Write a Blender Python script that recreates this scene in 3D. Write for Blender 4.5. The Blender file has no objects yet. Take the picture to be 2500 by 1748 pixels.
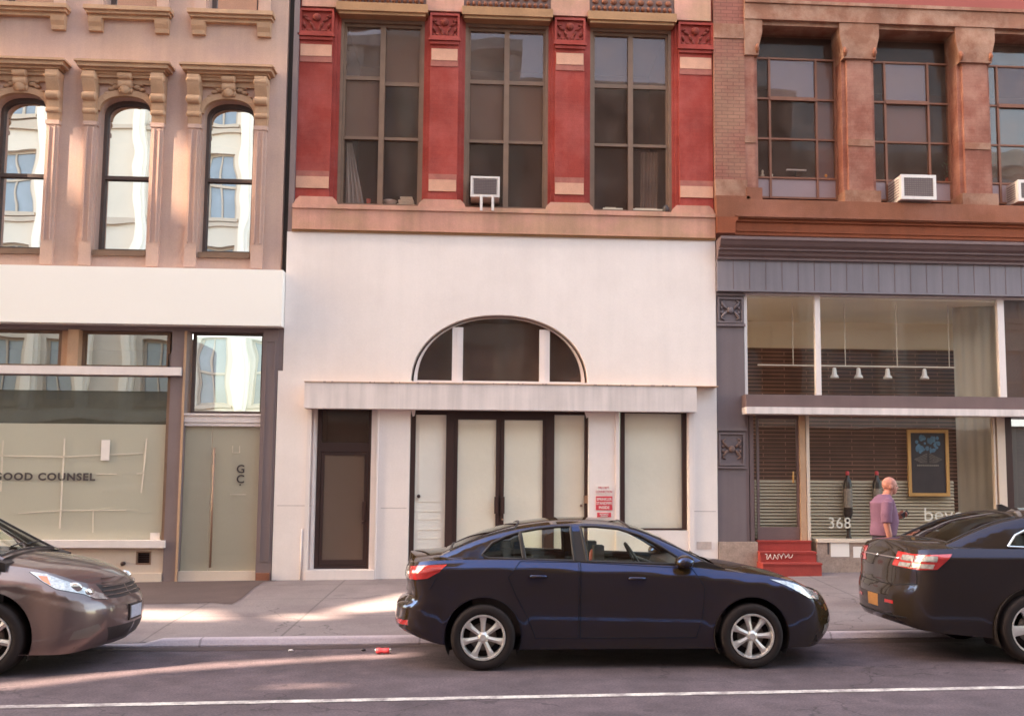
import bpy, bmesh, math, random
from math import sin, cos, tan, pi, sqrt, radians, hypot
from mathutils import Vector, Matrix
from mathutils.geometry import delaunay_2d_cdt
random.seed(7)
C = bpy.context.scene.collection
sc = bpy.context.scene

# ---------------------------------------------------------------- camera
CAM = (0.0, 0.0, 1.86)
FPX, CX, CY = 2400.0, 1360.0, 949.9            # focal length and principal point, pixels of a 2500 x 1748 frame
PITCH, YAW, ROLL = radians(5.2407), radians(3.863), radians(0.3155)
fwd = Vector((sin(YAW)*cos(PITCH), cos(PITCH)*cos(YAW), sin(PITCH)))
rt0 = Vector((cos(YAW), -sin(YAW), 0)); up0 = rt0.cross(fwd)
rt = rt0*cos(ROLL)+up0*sin(ROLL); up = up0*cos(ROLL)-rt0*sin(ROLL)
cam = bpy.data.objects.new('camera', bpy.data.cameras.new('camera')); C.objects.link(cam)
cam.matrix_world = Matrix(((rt.x, up.x, -fwd.x, CAM[0]), (rt.y, up.y, -fwd.y, CAM[1]), (rt.z, up.z, -fwd.z, CAM[2]), (0, 0, 0, 1)))
cam.data.sensor_width = 36; cam.data.lens = 36*FPX/2500
cam.data.shift_x = (1250-CX)/2500; cam.data.shift_y = (CY-874)/2500
cam.data.clip_end = 500; cam.data.clip_start = 0.1
sc.camera = cam

# ---------------------------------------------------------------- sky, sun, exposure
SUN_AZ = radians(26.0)        # light travels along +x, turned this much towards +y
SUN_EL = radians(34.0)
sd = Vector((cos(SUN_AZ)*cos(SUN_EL), sin(SUN_AZ)*cos(SUN_EL), -sin(SUN_EL)))
w = bpy.data.worlds.new('World'); sc.world = w; w.use_nodes = True
nt = w.node_tree; bg = nt.nodes['Background']
sky = nt.nodes.new('ShaderNodeTexSky'); sky.sky_type = 'NISHITA'; sky.sun_disc = False
sky.sun_elevation = SUN_EL; sky.sun_rotation = math.atan2(-sd.x, -sd.y)
sky.air_density = 1.0; sky.dust_density = 2.5; sky.ozone_density = 1.0
tint = nt.nodes.new('ShaderNodeMix'); tint.data_type = 'RGBA'; tint.blend_type = 'MULTIPLY'; tint.inputs[0].default_value = 1
tint.inputs[7].default_value = (1.18, 1.03, 0.80, 1)
nt.links.new(sky.outputs[0], tint.inputs[6]); nt.links.new(tint.outputs[2], bg.inputs[0])
bg.inputs[1].default_value = 0.15
sl = bpy.data.lights.new('sun', 'SUN'); sl.energy = 4.0; sl.angle = radians(0.4); sl.color = (1, 0.82, 0.63)
sun = bpy.data.objects.new('sun', sl); C.objects.link(sun)
sun.rotation_euler = sd.to_track_quat('-Z', 'Y').to_euler(); sun.location = (-20, -10, 20)
sc.view_settings.view_transform = 'Standard'; sc.view_settings.look = 'None'
sc.view_settings.exposure = 3.3; sc.view_settings.gamma = 1
sc.render.engine = 'CYCLES'
sc.cycles.max_bounces = 10; sc.cycles.diffuse_bounces = 5; sc.cycles.glossy_bounces = 5
sc.cycles.transparent_max_bounces = 16; sc.cycles.caustics_reflective = False; sc.cycles.caustics_refractive = False
sc.cycles.sample_clamp_indirect = 4; sc.cycles.use_denoising = True; sc.cycles.denoiser = 'OPENIMAGEDENOISE'; sc.cycles.denoising_input_passes = 'RGB_ALBEDO_NORMAL'; sc.cycles.denoising_prefilter = 'ACCURATE'; sc.cycles.use_adaptive_sampling = False
sc.cycles.filter_width = 1.6

# ---------------------------------------------------------------- photograph pixel -> point on a real plane
def ray(px, py):
    a = (px-CX)/FPX; b = -(py-CY)/FPX
    return rt*a+up*b+fwd
def at(px, py, Y):
    d = ray(px, py); return Vector(CAM)+d*(Y/d.y)
def atz(px, py, z):
    d = ray(px, py); return Vector(CAM)+d*((z-CAM[2])/d.z)
def PX(px, py, Y): return at(px, py, Y).x
def PZ(px, py, Y): return at(px, py, Y).z
def R(xl, xr, yt, yb, Y):
    ym = (yt+yb)/2; xm = (xl+xr)/2
    return PX(xl, ym, Y), PX(xr, ym, Y), PZ(xm, yb, Y), PZ(xm, yt, Y)

# ---------------------------------------------------------------- materials
def L(c): return tuple(((v/255)/12.92 if v/255 <= 0.04045 else ((v/255+0.055)/1.055)**2.4) for v in c)
MATS = {}
def mat(name, col, rough=0.7, var=0.12, scale=3.0, fine=0.06, metal=0.0, spec=0.4, bump=0.0, bscale=60, stain=0.0, brick=None, coat=0.0, emis=None, col2=None, col2scale=1.0, streak=0.0, groove=None, cracks=0.0, spots=0.0):
    m = bpy.data.materials.new(name); m.use_nodes = True; t = m.node_tree; N = t.nodes; Lk = t.links
    b = N['Principled BSDF']
    b.inputs['Roughness'].default_value = rough; b.inputs['Metallic'].default_value = metal
    b.inputs['Specular IOR Level'].default_value = spec
    b.inputs['Coat Weight'].default_value = coat; b.inputs['Coat Roughness'].default_value = 0.03
    g = N.new('ShaderNodeNewGeometry')
    n1 = N.new('ShaderNodeTexNoise'); n1.inputs['Scale'].default_value = scale; n1.inputs['Detail'].default_value = 6
    n2 = N.new('ShaderNodeTexNoise'); n2.inputs['Scale'].default_value = 45; n2.inputs['Detail'].default_value = 4
    for n in (n1, n2): Lk.new(g.outputs['Position'], n.inputs['Vector'])
    def math_(op, a, c_):
        x = N.new('ShaderNodeMath'); x.operation = op
        for i, v in enumerate((a, c_)):
            if isinstance(v, (int, float)): x.inputs[i].default_value = v
            else: Lk.new(v, x.inputs[i])
        return x.outputs[0]
    def mix(f, a, c_, mode='MIX'):
        x = N.new('ShaderNodeMix'); x.data_type = 'RGBA'; x.blend_type = mode
        for i, v in ((0, f), (6, a), (7, c_)):
            if isinstance(v, (int, float)): x.inputs[i].default_value = v
            elif isinstance(v, tuple): x.inputs[i].default_value = (*v[:3], 1)
            else: Lk.new(v, x.inputs[i])
        return x.outputs[2]
    v1 = math_('MULTIPLY', math_('SUBTRACT', n1.outputs[0], 0.5), var*3.2)
    v2 = math_('MULTIPLY', math_('SUBTRACT', n2.outputs[0], 0.5), fine*3.2)
    val = math_('ADD', math_('ADD', v1, v2), 1.0)
    base = col
    if col2 is not None:
        n3 = N.new('ShaderNodeTexNoise'); n3.inputs['Scale'].default_value = col2scale; n3.inputs['Detail'].default_value = 7; n3.inputs['Roughness'].default_value = 0.65
        mp = N.new('ShaderNodeMapping'); mp.inputs['Scale'].default_value = (1, 1, 1); mp.inputs['Location'].default_value = (3.1, 7.7, 1.3)
        Lk.new(g.outputs['Position'], mp.inputs[0]); Lk.new(mp.outputs[0], n3.inputs['Vector'])
        rmp = N.new('ShaderNodeMapRange'); rmp.inputs[1].default_value = 0.42; rmp.inputs[2].default_value = 0.62
        Lk.new(n3.outputs[0], rmp.inputs[0]); base = mix(rmp.outputs[0], base, col2)
    if brick is not None:
        bt = N.new('ShaderNodeTexBrick'); sx = N.new('ShaderNodeSeparateXYZ'); cx = N.new('ShaderNodeCombineXYZ')
        Lk.new(g.outputs['Position'], sx.inputs[0]); Lk.new(sx.outputs[0], cx.inputs[0]); Lk.new(sx.outputs[2], cx.inputs[1])
        Lk.new(cx.outputs[0], bt.inputs['Vector']); bt.inputs['Scale'].default_value = 1
        bt.inputs['Brick Width'].default_value = brick[0]; bt.inputs['Row Height'].default_value = brick[1]; bt.inputs['Mortar Size'].default_value = brick[2]
        bt.inputs['Mortar Smooth'].default_value = 0.3
        bt.inputs['Color1'].default_value = (1, 1, 1, 1); bt.inputs['Color2'].default_value = (brick[4],)*3+(1,); bt.inputs['Mortar'].default_value = (brick[3],)*3+(1,)
        base = mix(1.0, base, bt.outputs['Color'], 'MULTIPLY')
    if streak:
        n4 = N.new('ShaderNodeTexNoise'); n4.inputs['Scale'].default_value = 1; n4.inputs['Detail'].default_value = 5
        mp = N.new('ShaderNodeMapping'); mp.inputs['Scale'].default_value = (9, 9, 0.5)
        Lk.new(g.outputs['Position'], mp.inputs[0]); Lk.new(mp.outputs[0], n4.inputs['Vector'])
        val = math_('ADD', val, math_('MULTIPLY', math_('SUBTRACT', n4.outputs[0], 0.5), streak*3))
    cc = N.new('ShaderNodeCombineColor')
    for i in range(3): Lk.new(val, cc.inputs[i])
    out = mix(1.0, base, cc.outputs[0], 'MULTIPLY')
    if groove is not None:    # dark joints every groove[0] m along x and groove[1] m along y, half width groove[2]
        sx2 = N.new('ShaderNodeSeparateXYZ'); Lk.new(g.outputs['Position'], sx2.inputs[0]); ms = []
        for ax, per in ((0, groove[0]), (1, groove[1])):
            fr = math_('ABSOLUTE', math_('SUBTRACT', math_('FRACT', math_('DIVIDE', math_('ADD', sx2.outputs[ax], 100.37), per), 0), 0.5), 0)
            ms.append(math_('LESS_THAN', fr, groove[2]/per))
        out = mix(math_('MULTIPLY', math_('MAXIMUM', ms[0], ms[1]), 0.55), out, tuple(v*0.3 for v in col))
    if cracks:                # meandering dark cracks
        nz = N.new('ShaderNodeTexNoise'); nz.inputs['Scale'].default_value = 2.5; nz.inputs['Detail'].default_value = 4; Lk.new(g.outputs['Position'], nz.inputs['Vector'])
        vm = N.new('ShaderNodeVectorMath'); vm.operation = 'MULTIPLY_ADD'; Lk.new(nz.outputs['Color'], vm.inputs[0]); vm.inputs[1].default_value = (0.7, 0.7, 0.7); Lk.new(g.outputs['Position'], vm.inputs[2])
        vo = N.new('ShaderNodeTexVoronoi'); vo.feature = 'DISTANCE_TO_EDGE'; vo.inputs['Scale'].default_value = cracks; Lk.new(vm.outputs[0], vo.inputs['Vector'])
        gate = N.new('ShaderNodeTexNoise'); gate.inputs['Scale'].default_value = 0.45; Lk.new(g.outputs['Position'], gate.inputs['Vector'])
        out = mix(math_('MULTIPLY', math_('MULTIPLY', math_('LESS_THAN', vo.outputs['Distance'], 0.011*cracks), math_('GREATER_THAN', gate.outputs[0], 0.5)), 0.6), out, tuple(v*0.3 for v in col))
    if spots:                 # small dark blots: gum, oil
        for sc_, r_, k_ in ((spots, 0.10, 0.45), (spots*0.37, 0.16, 0.25)):
            vo = N.new('ShaderNodeTexVoronoi'); vo.inputs['Scale'].default_value = sc_; Lk.new(g.outputs['Position'], vo.inputs['Vector'])
            sepc = N.new('ShaderNodeSeparateColor'); Lk.new(vo.outputs['Color'], sepc.inputs[0])
            out = mix(math_('MULTIPLY', math_('MULTIPLY', math_('LESS_THAN', vo.outputs['Distance'], r_), math_('GREATER_THAN', sepc.outputs[0], 0.55)), k_), out, tuple(v*0.35 for v in col))
    Lk.new(out, b.inputs['Base Color'])
    if bump:
        n5 = N.new('ShaderNodeTexNoise'); n5.inputs['Scale'].default_value = bscale; n5.inputs['Detail'].default_value = 5
        Lk.new(g.outputs['Position'], n5.inputs['Vector'])
        bp = N.new('ShaderNodeBump'); bp.inputs['Strength'].default_value = bump; bp.inputs['Distance'].default_value = 0.01
        Lk.new(n5.outputs[0], bp.inputs['Height']); Lk.new(bp.outputs[0], b.inputs['Normal'])
    if emis:
        b.inputs['Emission Color'].default_value = (*emis[0], 1); b.inputs['Emission Strength'].default_value = emis[1]
    MATS[name] = m; return m
def glass(name, tintc=(0.8, 0.85, 0.8), refl=0.1, wave=0.0, wscale=1.6, rough=0.0, veil=0.0, reflc=(1, 1, 1), veilc=(0.42, 0.27, 0.21)):
    m = bpy.data.materials.new(name); m.use_nodes = True; t = m.node_tree; N = t.nodes; Lk = t.links
    N.remove(N['Principled BSDF']); out = N['Material Output']
    tr = N.new('ShaderNodeBsdfTransparent'); tr.inputs[0].default_value = (*tintc, 1)
    gl = N.new('ShaderNodeBsdfGlossy'); gl.inputs['Roughness'].default_value = rough; gl.inputs[0].default_value = (*reflc, 1)
    lw = N.new('ShaderNodeLayerWeight'); lw.inputs[0].default_value = 0.5
    pw = N.new('ShaderNodeMath'); pw.operation = 'POWER'; pw.inputs[1].default_value = 4; Lk.new(lw.outputs[1], pw.inputs[0])
    mr = N.new('ShaderNodeMapRange'); mr.inputs[3].default_value = refl; mr.inputs[4].default_value = 0.9
    Lk.new(pw.outputs[0], mr.inputs[0]); mx = N.new('ShaderNodeMixShader')
    Lk.new(mr.outputs[0], mx.inputs[0]); Lk.new(tr.outputs[0], mx.inputs[1]); Lk.new(gl.outputs[0], mx.inputs[2]); Lk.new(mx.outputs[0], out.inputs[0])
    if veil:      # brownish haze mixed over the pane to lift its blacks
        df = N.new('ShaderNodeBsdfDiffuse'); df.inputs[0].default_value = (*veilc, 1); m2 = N.new('ShaderNodeMixShader')
        gg = N.new('ShaderNodeNewGeometry'); dn = N.new('ShaderNodeTexNoise'); dn.inputs['Scale'].default_value = 3.0; dn.inputs['Detail'].default_value = 6; Lk.new(gg.outputs['Position'], dn.inputs['Vector'])
        mm = N.new('ShaderNodeMapRange'); mm.inputs[1].default_value = 0.25; mm.inputs[2].default_value = 0.8; mm.inputs[3].default_value = veil*0.5; mm.inputs[4].default_value = veil*1.6; Lk.new(dn.outputs[0], mm.inputs[0])
        Lk.new(mm.outputs[0], m2.inputs[0]); Lk.new(mx.outputs[0], m2.inputs[1]); Lk.new(df.outputs[0], m2.inputs[2]); Lk.new(m2.outputs[0], out.inputs[0])
    if wave:
        g = N.new('ShaderNodeNewGeometry'); n = N.new('ShaderNodeTexNoise'); n.inputs['Scale'].default_value = wscale; n.inputs['Detail'].default_value = 1
        Lk.new(g.outputs['Position'], n.inputs['Vector']); bp = N.new('ShaderNodeBump'); bp.inputs['Strength'].default_value = 1; bp.inputs['Distance'].default_value = wave
        Lk.new(n.outputs[0], bp.inputs['Height']); Lk.new(bp.outputs[0], gl.inputs['Normal'])
    MATS[name] = m; return m
M = MATS

# ---------------------------------------------------------------- mesh building
def link(name, verts, faces, m=None, parent=None, smooth=False):
    me = bpy.data.meshes.new(name); me.from_pydata([tuple(v) for v in verts], [], faces)
    if smooth: me.polygons.foreach_set('use_smooth', [True]*len(me.polygons))
    if m is not None: me.materials.append(M[m] if isinstance(m, str) else m)
    me.update(); o = bpy.data.objects.new(name, me); C.objects.link(o)
    if parent is not None: setp(o, parent)
    return o
def setp(o, parent):
    o.parent = parent
    o.matrix_parent_inverse = parent_world(parent).inverted()
def parent_world(p):
    m = Matrix.Translation(p.location) @ p.rotation_euler.to_matrix().to_4x4()
    if p.parent is not None: m = parent_world(p.parent) @ p.matrix_parent_inverse @ m
    return m
def empty(name, loc, label=None, cat=None, group=None):
    o = bpy.data.objects.new(name, None); C.objects.link(o); o.location = loc; o.empty_display_size = 0.3
    return tag(o, label, cat, group)
def tag(o, label=None, cat=None, group=None, kind=None):
    if label: o['label'] = label
    if cat: o['category'] = cat
    if group: o['group'] = group
    if kind: o['kind'] = kind
    return o
def inpoly(p, poly):
    x, y = p; r = False; j = len(poly)-1
    for i in range(len(poly)):
        a, b = poly[i], poly[j]
        if (a[1] > y) != (b[1] > y) and x < (b[0]-a[0])*(y-a[1])/(b[1]-a[1])+a[0]: r = not r
        j = i
    return r
def resamp(poly, sp, closed=True):
    o = []; n = len(poly)
    for i in range(n if closed else n-1):
        a, b = poly[i], poly[(i+1) % n]; d = hypot(b[0]-a[0], b[1]-a[1]); k = max(1, int(math.ceil(d/sp)))
        for j in range(k): o.append((a[0]+(b[0]-a[0])*j/k, a[1]+(b[1]-a[1])*j/k))
    if not closed: o.append(poly[-1])
    return o
def cdt(outline, loops, sp=None):
    """constrained triangulation of a polygon with inner loops; returns verts2d, tris"""
    V = []; E = []
    for lp in [outline]+list(loops):
        q = resamp(lp, sp) if sp else list(lp); b = len(V); V += [Vector(p) for p in q]; E += [(b+i, b+(i+1) % len(q)) for i in range(len(q))]
    if sp:
        xs = [p[0] for p in outline]; ys = [p[1] for p in outline]; nb = list(V)
        x = min(xs)+sp*0.5
        while x < max(xs):
            y = min(ys)+sp*0.5
            while y < max(ys):
                if inpoly((x, y), outline):
                    ok = True
                    for q in nb:
                        if abs(q.x-x) < sp*0.45 and abs(q.y-y) < sp*0.45: ok = False; break
                    if ok: V.append(Vector((x, y)))
                y += sp
            x += sp
    r = delaunay_2d_cdt(V, E, [], 0, 1e-5)
    vs, fs = r[0], r[2]; out = []
    for f in fs:
        c = (sum(vs[i].x for i in f)/3, sum(vs[i].y for i in f)/3)
        if inpoly(c, outline): out.append((tuple(f), c))
    return [(v.x, v.y) for v in vs], out

class MB:
    def __init__(s): s.v = []; s.f = []
    def add(s, v, f):
        b = len(s.v); s.v += [Vector(p) for p in v]; s.f += [tuple(i+b for i in q) for q in f]; return s
    def box(s, x0, x1, y0, y1, z0, z1):
        if x0 > x1: x0, x1 = x1, x0
        if y0 > y1: y0, y1 = y1, y0
        if z0 > z1: z0, z1 = z1, z0
        return s.add([(x0, y0, z0), (x1, y0, z0), (x1, y1, z0), (x0, y1, z0), (x0, y0, z1), (x1, y0, z1), (x1, y1, z1), (x0, y1, z1)],
                     [(0, 3, 2, 1), (4, 5, 6, 7), (0, 1, 5, 4), (1, 2, 6, 5), (2, 3, 7, 6), (3, 0, 4, 7)])
    def frame(s, x0, x1, y0, y1, z0, z1, t, tb=None, tt=None):
        tb = t if tb is None else tb; tt = t if tt is None else tt
        s.box(x0, x0+t, y0, y1, z0, z1); s.box(x1-t, x1, y0, y1, z0, z1)
        s.box(x0+t, x1-t, y0, y1, z0, z0+tb); return s.box(x0+t, x1-t, y0, y1, z1-tt, z1)
    def prism(s, poly, axis, a, b):
        """poly of 2D points extruded along axis ('x': poly=(y,z); 'y': poly=(x,z); 'z': poly=(x,y))"""
        def p3(p, t): return {'x': (t, p[0], p[1]), 'y': (p[0], t, p[1]), 'z': (p[0], p[1], t)}[axis]
        n = len(poly); v = [p3(p, a) for p in poly]+[p3(p, b) for p in poly]
        f = [(i, (i+1) % n, n+(i+1) % n, n+i) for i in range(n)]
        vs, ts = cdt(poly, [])
        if len(vs) == n:
            idx = [min(range(n), key=lambda i: (poly[i][0]-q[0])**2+(poly[i][1]-q[1])**2) for q in vs]
            for t, _ in ts: f.append(tuple(idx[i] for i in t)); f.append(tuple(n+idx[i] for i in reversed(t)))
        else: f += [tuple(range(n)), tuple(range(2*n-1, n-1, -1))]
        return s.add(v, f)
    def plate(s, outline, holes, y0, y1, back=True):
        """wall in the xz plane, front at y0, with holes through to y1"""
        vs, ts = cdt(outline, holes); n = len(vs)
        v = [(p[0], y0, p[1]) for p in vs]+[(p[0], y1, p[1]) for p in vs]; f = []
        for t, c in ts:
            if any(inpoly(c, h) for h in holes): continue
            f.append(t)
            if back: f.append(tuple(i+n for i in reversed(t)))
        s.add(v, f)
        for lp in [outline]+list(holes):
            k = len(lp); s.add([(p[0], y0, p[1]) for p in lp]+[(p[0], y1, p[1]) for p in lp], [(i, (i+1) % k, k+(i+1) % k, k+i) for i in range(k)])
        return s
    def tube(s, pts, r, n=8, cap=True):
        pts = [Vector(p) for p in pts]; rs = r if isinstance(r, (list, tuple)) else [r]*len(pts); rings = []; prev = None
        for i, p in enumerate(pts):
            d = (pts[min(i+1, len(pts)-1)]-pts[max(i-1, 0)]).normalized()
            a = (prev - d*prev.dot(d)) if prev is not None else d.orthogonal()
            if a.length < 1e-6: a = d.orthogonal()
            a.normalize(); prev = a; b = d.cross(a)
            rings.append([p+(a*cos(2*pi*k/n)+b*sin(2*pi*k/n))*rs[i] for k in range(n)])
        v = [q for rg in rings for q in rg]
        f = [(i*n+k, i*n+(k+1) % n, (i+1)*n+(k+1) % n, (i+1)*n+k) for i in range(len(pts)-1) for k in range(n)]
        if cap: f += [tuple(range(n-1, -1, -1)), tuple((len(pts)-1)*n+k for k in range(n))]
        return s.add(v, f)
    def lathe(s, prof, c, axis='z', n=24, cap=True):
        """prof: (radius, offset along axis)"""
        c = Vector(c); ax = {'x': (Vector((0, 1, 0)), Vector((0, 0, 1)), Vector((1, 0, 0))), 'y': (Vector((1, 0, 0)), Vector((0, 0, 1)), Vector((0, 1, 0))), 'z': (Vector((1, 0, 0)), Vector((0, 1, 0)), Vector((0, 0, 1)))}[axis]
        v = [c+(ax[0]*cos(2*pi*k/n)+ax[1]*sin(2*pi*k/n))*r+ax[2]*h for r, h in prof for k in range(n)]
        f = [(i*n+k, i*n+(k+1) % n, (i+1)*n+(k+1) % n, (i+1)*n+k) for i in range(len(prof)-1) for k in range(n)]
        if cap: f += [tuple(range(n-1, -1, -1)), tuple((len(prof)-1)*n+k for k in range(n))]
        return s.add(v, f)
    def ball(s, c, rx, ry, rz, n=14, m=9):
        v = []; f = []
        for i in range(m+1):
            a = pi*i/m
            for k in range(n): v.append((c[0]+rx*sin(a)*cos(2*pi*k/n), c[1]+ry*sin(a)*sin(2*pi*k/n), c[2]+rz*cos(a)))
        for i in range(m):
            for k in range(n): f.append((i*n+k, (i+1)*n+k, (i+1)*n+(k+1) % n, i*n+(k+1) % n))
        return s.add(v, f)
    def build(s, name, m, parent=None, smooth=False, auto=None, fix=True):
        me = bpy.data.meshes.new(name); me.from_pydata([tuple(v) for v in s.v], [], s.f)
        if fix:
            bm = bmesh.new(); bm.from_mesh(me)
            bmesh.ops.remove_doubles(bm, verts=bm.verts, dist=1e-5)
            bmesh.ops.recalc_face_normals(bm, faces=bm.faces); bm.to_mesh(me); bm.free()
        if smooth:
            me.polygons.foreach_set('use_smooth', [True]*len(me.polygons))
            if auto: me.set_sharp_from_angle(angle=radians(auto))
        me.materials.append(M[m]); me.update()
        o = bpy.data.objects.new(name, me); C.objects.link(o)
        if parent is not None: setp(o, parent)
        return o
def text(name, s, size, loc, m, parent=None, bold=0.0, ext=0.002, rot=(pi/2, 0, 0), align='LEFT', sx=1.0, space=1.0):
    cu = bpy.data.curves.new(name, 'FONT'); cu.body = s; cu.size = size; cu.extrude = ext; cu.offset = bold; cu.align_x = align; cu.space_character = space; cu.resolution_u = 4
    t = bpy.data.objects.new(name+'_tmp', cu); C.objects.link(t); bpy.context.view_layer.update()
    me = bpy.data.meshes.new_from_object(t.evaluated_get(bpy.context.evaluated_depsgraph_get()))
    bpy.data.objects.remove(t); bpy.data.curves.remove(cu)
    mw = Matrix.Translation(loc) @ Matrix.Rotation(rot[2], 4, 'Z') @ Matrix.Rotation(rot[0], 4, 'X') @ Matrix.Diagonal((sx, 1, 1, 1))
    me.transform(mw); me.materials.clear(); me.materials.append(M[m]); me.name = name
    o = bpy.data.objects.new(name, me); C.objects.link(o)
    if parent is not None: setp(o, parent)
    return o
def interp(tab, x):
    if x <= tab[0][0]: return tab[0][1]
    for (a, fa), (b, fb) in zip(tab, tab[1:]):
        if x <= b: return fa+(fb-fa)*(x-a)/(b-a)
    return tab[-1][1]
def sinterp(tab, x):      # smooth (Catmull-Rom) interpolation
    if x <= tab[0][0]: return tab[0][1]
    if x >= tab[-1][0]: return tab[-1][1]
    for i in range(len(tab)-1):
        if x <= tab[i+1][0]:
            x0, y0 = tab[i]; x1, y1 = tab[i+1]; h = x1-x0
            def sl(j):
                if j <= 0 or j >= len(tab)-1:
                    j2 = min(max(j, 0), len(tab)-1); a, b = (0, 1) if j2 == 0 else (len(tab)-2, len(tab)-1)
                    return (tab[b][1]-tab[a][1])/(tab[b][0]-tab[a][0])
                return (tab[j+1][1]-tab[j-1][1])/(tab[j+1][0]-tab[j-1][0])
            m0, m1 = sl(i), sl(i+1); t = (x-x0)/h
            return (2*t**3-3*t*t+1)*y0+(t**3-2*t*t+t)*h*m0+(-2*t**3+3*t*t)*y1+(t**3-t*t)*h*m1
# ================================================================ materials of the place
mat('asphalt', (0.110, 0.074, 0.081), 0.9, 0.30, 4.0, 0.45, cracks=0.55, spots=2.0, bump=0.5, bscale=90, col2=(0.080, 0.053, 0.058), col2scale=0.9)
mat('line_paint', (0.60, 0.51, 0.46), 0.8, 0.25, 6, 0.35, col2=(0.28, 0.22, 0.21), col2scale=5.0)
mat('pavement', (0.205, 0.158, 0.155), 0.9, 0.16, 0.9, 0.25, bump=0.3, bscale=70, groove=(1.52, 1.5, 0.014), cracks=0.4, spots=4.0, col2=(0.160, 0.118, 0.118), col2scale=0.8)
mat('kerb', (0.40, 0.315, 0.335), 0.85, 0.2, 2, 0.15, bump=0.3, groove=(2.4, 40.0, 0.012))
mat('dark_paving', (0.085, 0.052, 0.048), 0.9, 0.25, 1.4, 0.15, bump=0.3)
mat('white_stucco', (0.84, 0.72, 0.675), 0.75, 0.03, 0.9, 0.03, bump=0.15, bscale=40, streak=0.025, col2=(0.80, 0.68, 0.635), col2scale=0.9)
mat('white_paint', (0.78, 0.665, 0.63), 0.6, 0.05, 2.0, 0.03, streak=0.06)
mat('canopy_white', (0.70, 0.59, 0.56), 0.65, 0.09, 2.0, 0.03, streak=0.2)
mat('sign_white', (0.93, 0.86, 0.80), 0.5, 0.01, 1, 0.01)
mat('tan_stone', (0.56, 0.36, 0.28), 0.85, 0.13, 1.2, 0.07, bump=0.3, streak=0.07, col2=(0.50, 0.33, 0.28), col2scale=0.7)
mat('hood_stone', (0.50, 0.30, 0.185), 0.85, 0.15, 4, 0.08, bump=0.3, streak=0.06)
mat('red_brick', (0.30, 0.036, 0.023), 0.8, 0.2, 2.2, 0.12, streak=0.1, col2=(0.36, 0.065, 0.05), col2scale=1.4, bump=0.3, brick=(0.215, 0.068, 0.006, 0.92, 0.96))
mat('red_carved', (0.20, 0.034, 0.022), 0.85, 0.22, 9, 0.12, bump=0.6, bscale=25)
mat('block_stone', (0.60, 0.31, 0.21), 0.85, 0.12, 6, 0.08, bump=0.3)
mat('worn_red', (0.36, 0.12, 0.09), 0.85, 0.2, 7, 0.1, bump=0.3)
mat('pink_stone', (0.550, 0.270, 0.200), 0.85, 0.2, 1.6, 0.08, bump=0.3, streak=0.14, col2=(0.460, 0.250, 0.160), col2scale=1.3)
mat('ochre_stone', (0.38, 0.20, 0.10), 0.85, 0.2, 3, 0.1, bump=0.3)
mat('sash_brown', (0.20, 0.115, 0.075), 0.6, 0.15, 5, 0.08)
mat('sash_dark', (0.095, 0.06, 0.05), 0.6, 0.12, 5, 0.06)
mat('brown_stone', (0.220, 0.075, 0.038), 0.85, 0.22, 1.5, 0.1, bump=0.4, streak=0.1, col2=(0.270, 0.100, 0.060), col2scale=1.2)
mat('lintel_stone', (0.25, 0.105, 0.062), 0.85, 0.25, 2.2, 0.1, bump=0.4, col2=(0.37, 0.20, 0.135), col2scale=2.2)
mat('tan_brick', (0.33, 0.16, 0.105), 0.85, 0.2, 1.4, 0.1, bump=0.4, brick=(0.21, 0.066, 0.009, 0.66, 0.85), col2=(0.300, 0.105, 0.075), col2scale=1.1)
mat('pillar_red', (0.255, 0.085, 0.055), 0.85, 0.2, 2.0, 0.1, bump=0.3, brick=(0.21, 0.066, 0.006, 0.88, 0.94), col2=(0.380, 0.170, 0.120), col2scale=1.4)
mat('orange_stone', (0.24, 0.062, 0.025), 0.85, 0.2, 2, 0.1, bump=0.4, streak=0.1)
mat('upper_red', (0.300, 0.075, 0.060), 0.85, 0.1, 2, 0.05)
mat('grey_metal', (0.165, 0.122, 0.128), 0.55, 0.08, 2, 0.05, streak=0.1)
mat('grey_panel', (0.215, 0.178, 0.195), 0.55, 0.08, 1.5, 0.05, streak=0.16)
mat('cornice_metal', (0.170, 0.105, 0.100), 0.55, 0.12, 3, 0.05, streak=0.06)
mat('grey_carved', (0.17, 0.10, 0.085), 0.8, 0.2, 8, 0.1, bump=0.5, bscale=30)
mat('mauve_paint', (0.205, 0.145, 0.14), 0.6, 0.08, 2, 0.04, streak=0.06)
mat('window_steel', (0.23, 0.085, 0.045), 0.6, 0.15, 5, 0.05)
mat('granite', (0.36, 0.25, 0.20), 0.8, 0.25, 8, 0.25, bump=0.3)
mat('black_frame', (0.050, 0.022, 0.018), 0.45, 0.1, 3, 0.03)
mat('paper_white', (0.95, 0.84, 0.72), 0.75, 0.06, 1.4, 0.02, bump=1.0, bscale=3.5)
mat('paper_brown', (0.21, 0.17, 0.135), 0.6, 0.1, 1.5, 0.04)
mat('cream_paint', (0.66, 0.52, 0.42), 0.7, 0.06, 2, 0.04)
mat('frosted_film', (0.61, 0.555, 0.455), 0.45, 0.04, 0.8, 0.02, spec=0.5)
mat('frosted_door', (0.50, 0.435, 0.345), 0.4, 0.04, 0.8, 0.02, spec=0.5)
mat('bronze', (0.33, 0.20, 0.14), 0.4, 0.1, 3, 0.03, metal=0.4)
mat('letter_dark', (0.07, 0.05, 0.05), 0.6, 0.02, 3, 0.01)
mat('letter_white', (0.62, 0.56, 0.48), 0.6, 0.02, 3, 0.01)
mat('sign_red', (0.62, 0.05, 0.07), 0.5, 0.05, 5, 0.02)
mat('sign_card', (0.82, 0.72, 0.66), 0.6, 0.02, 5, 0.02)
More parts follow.
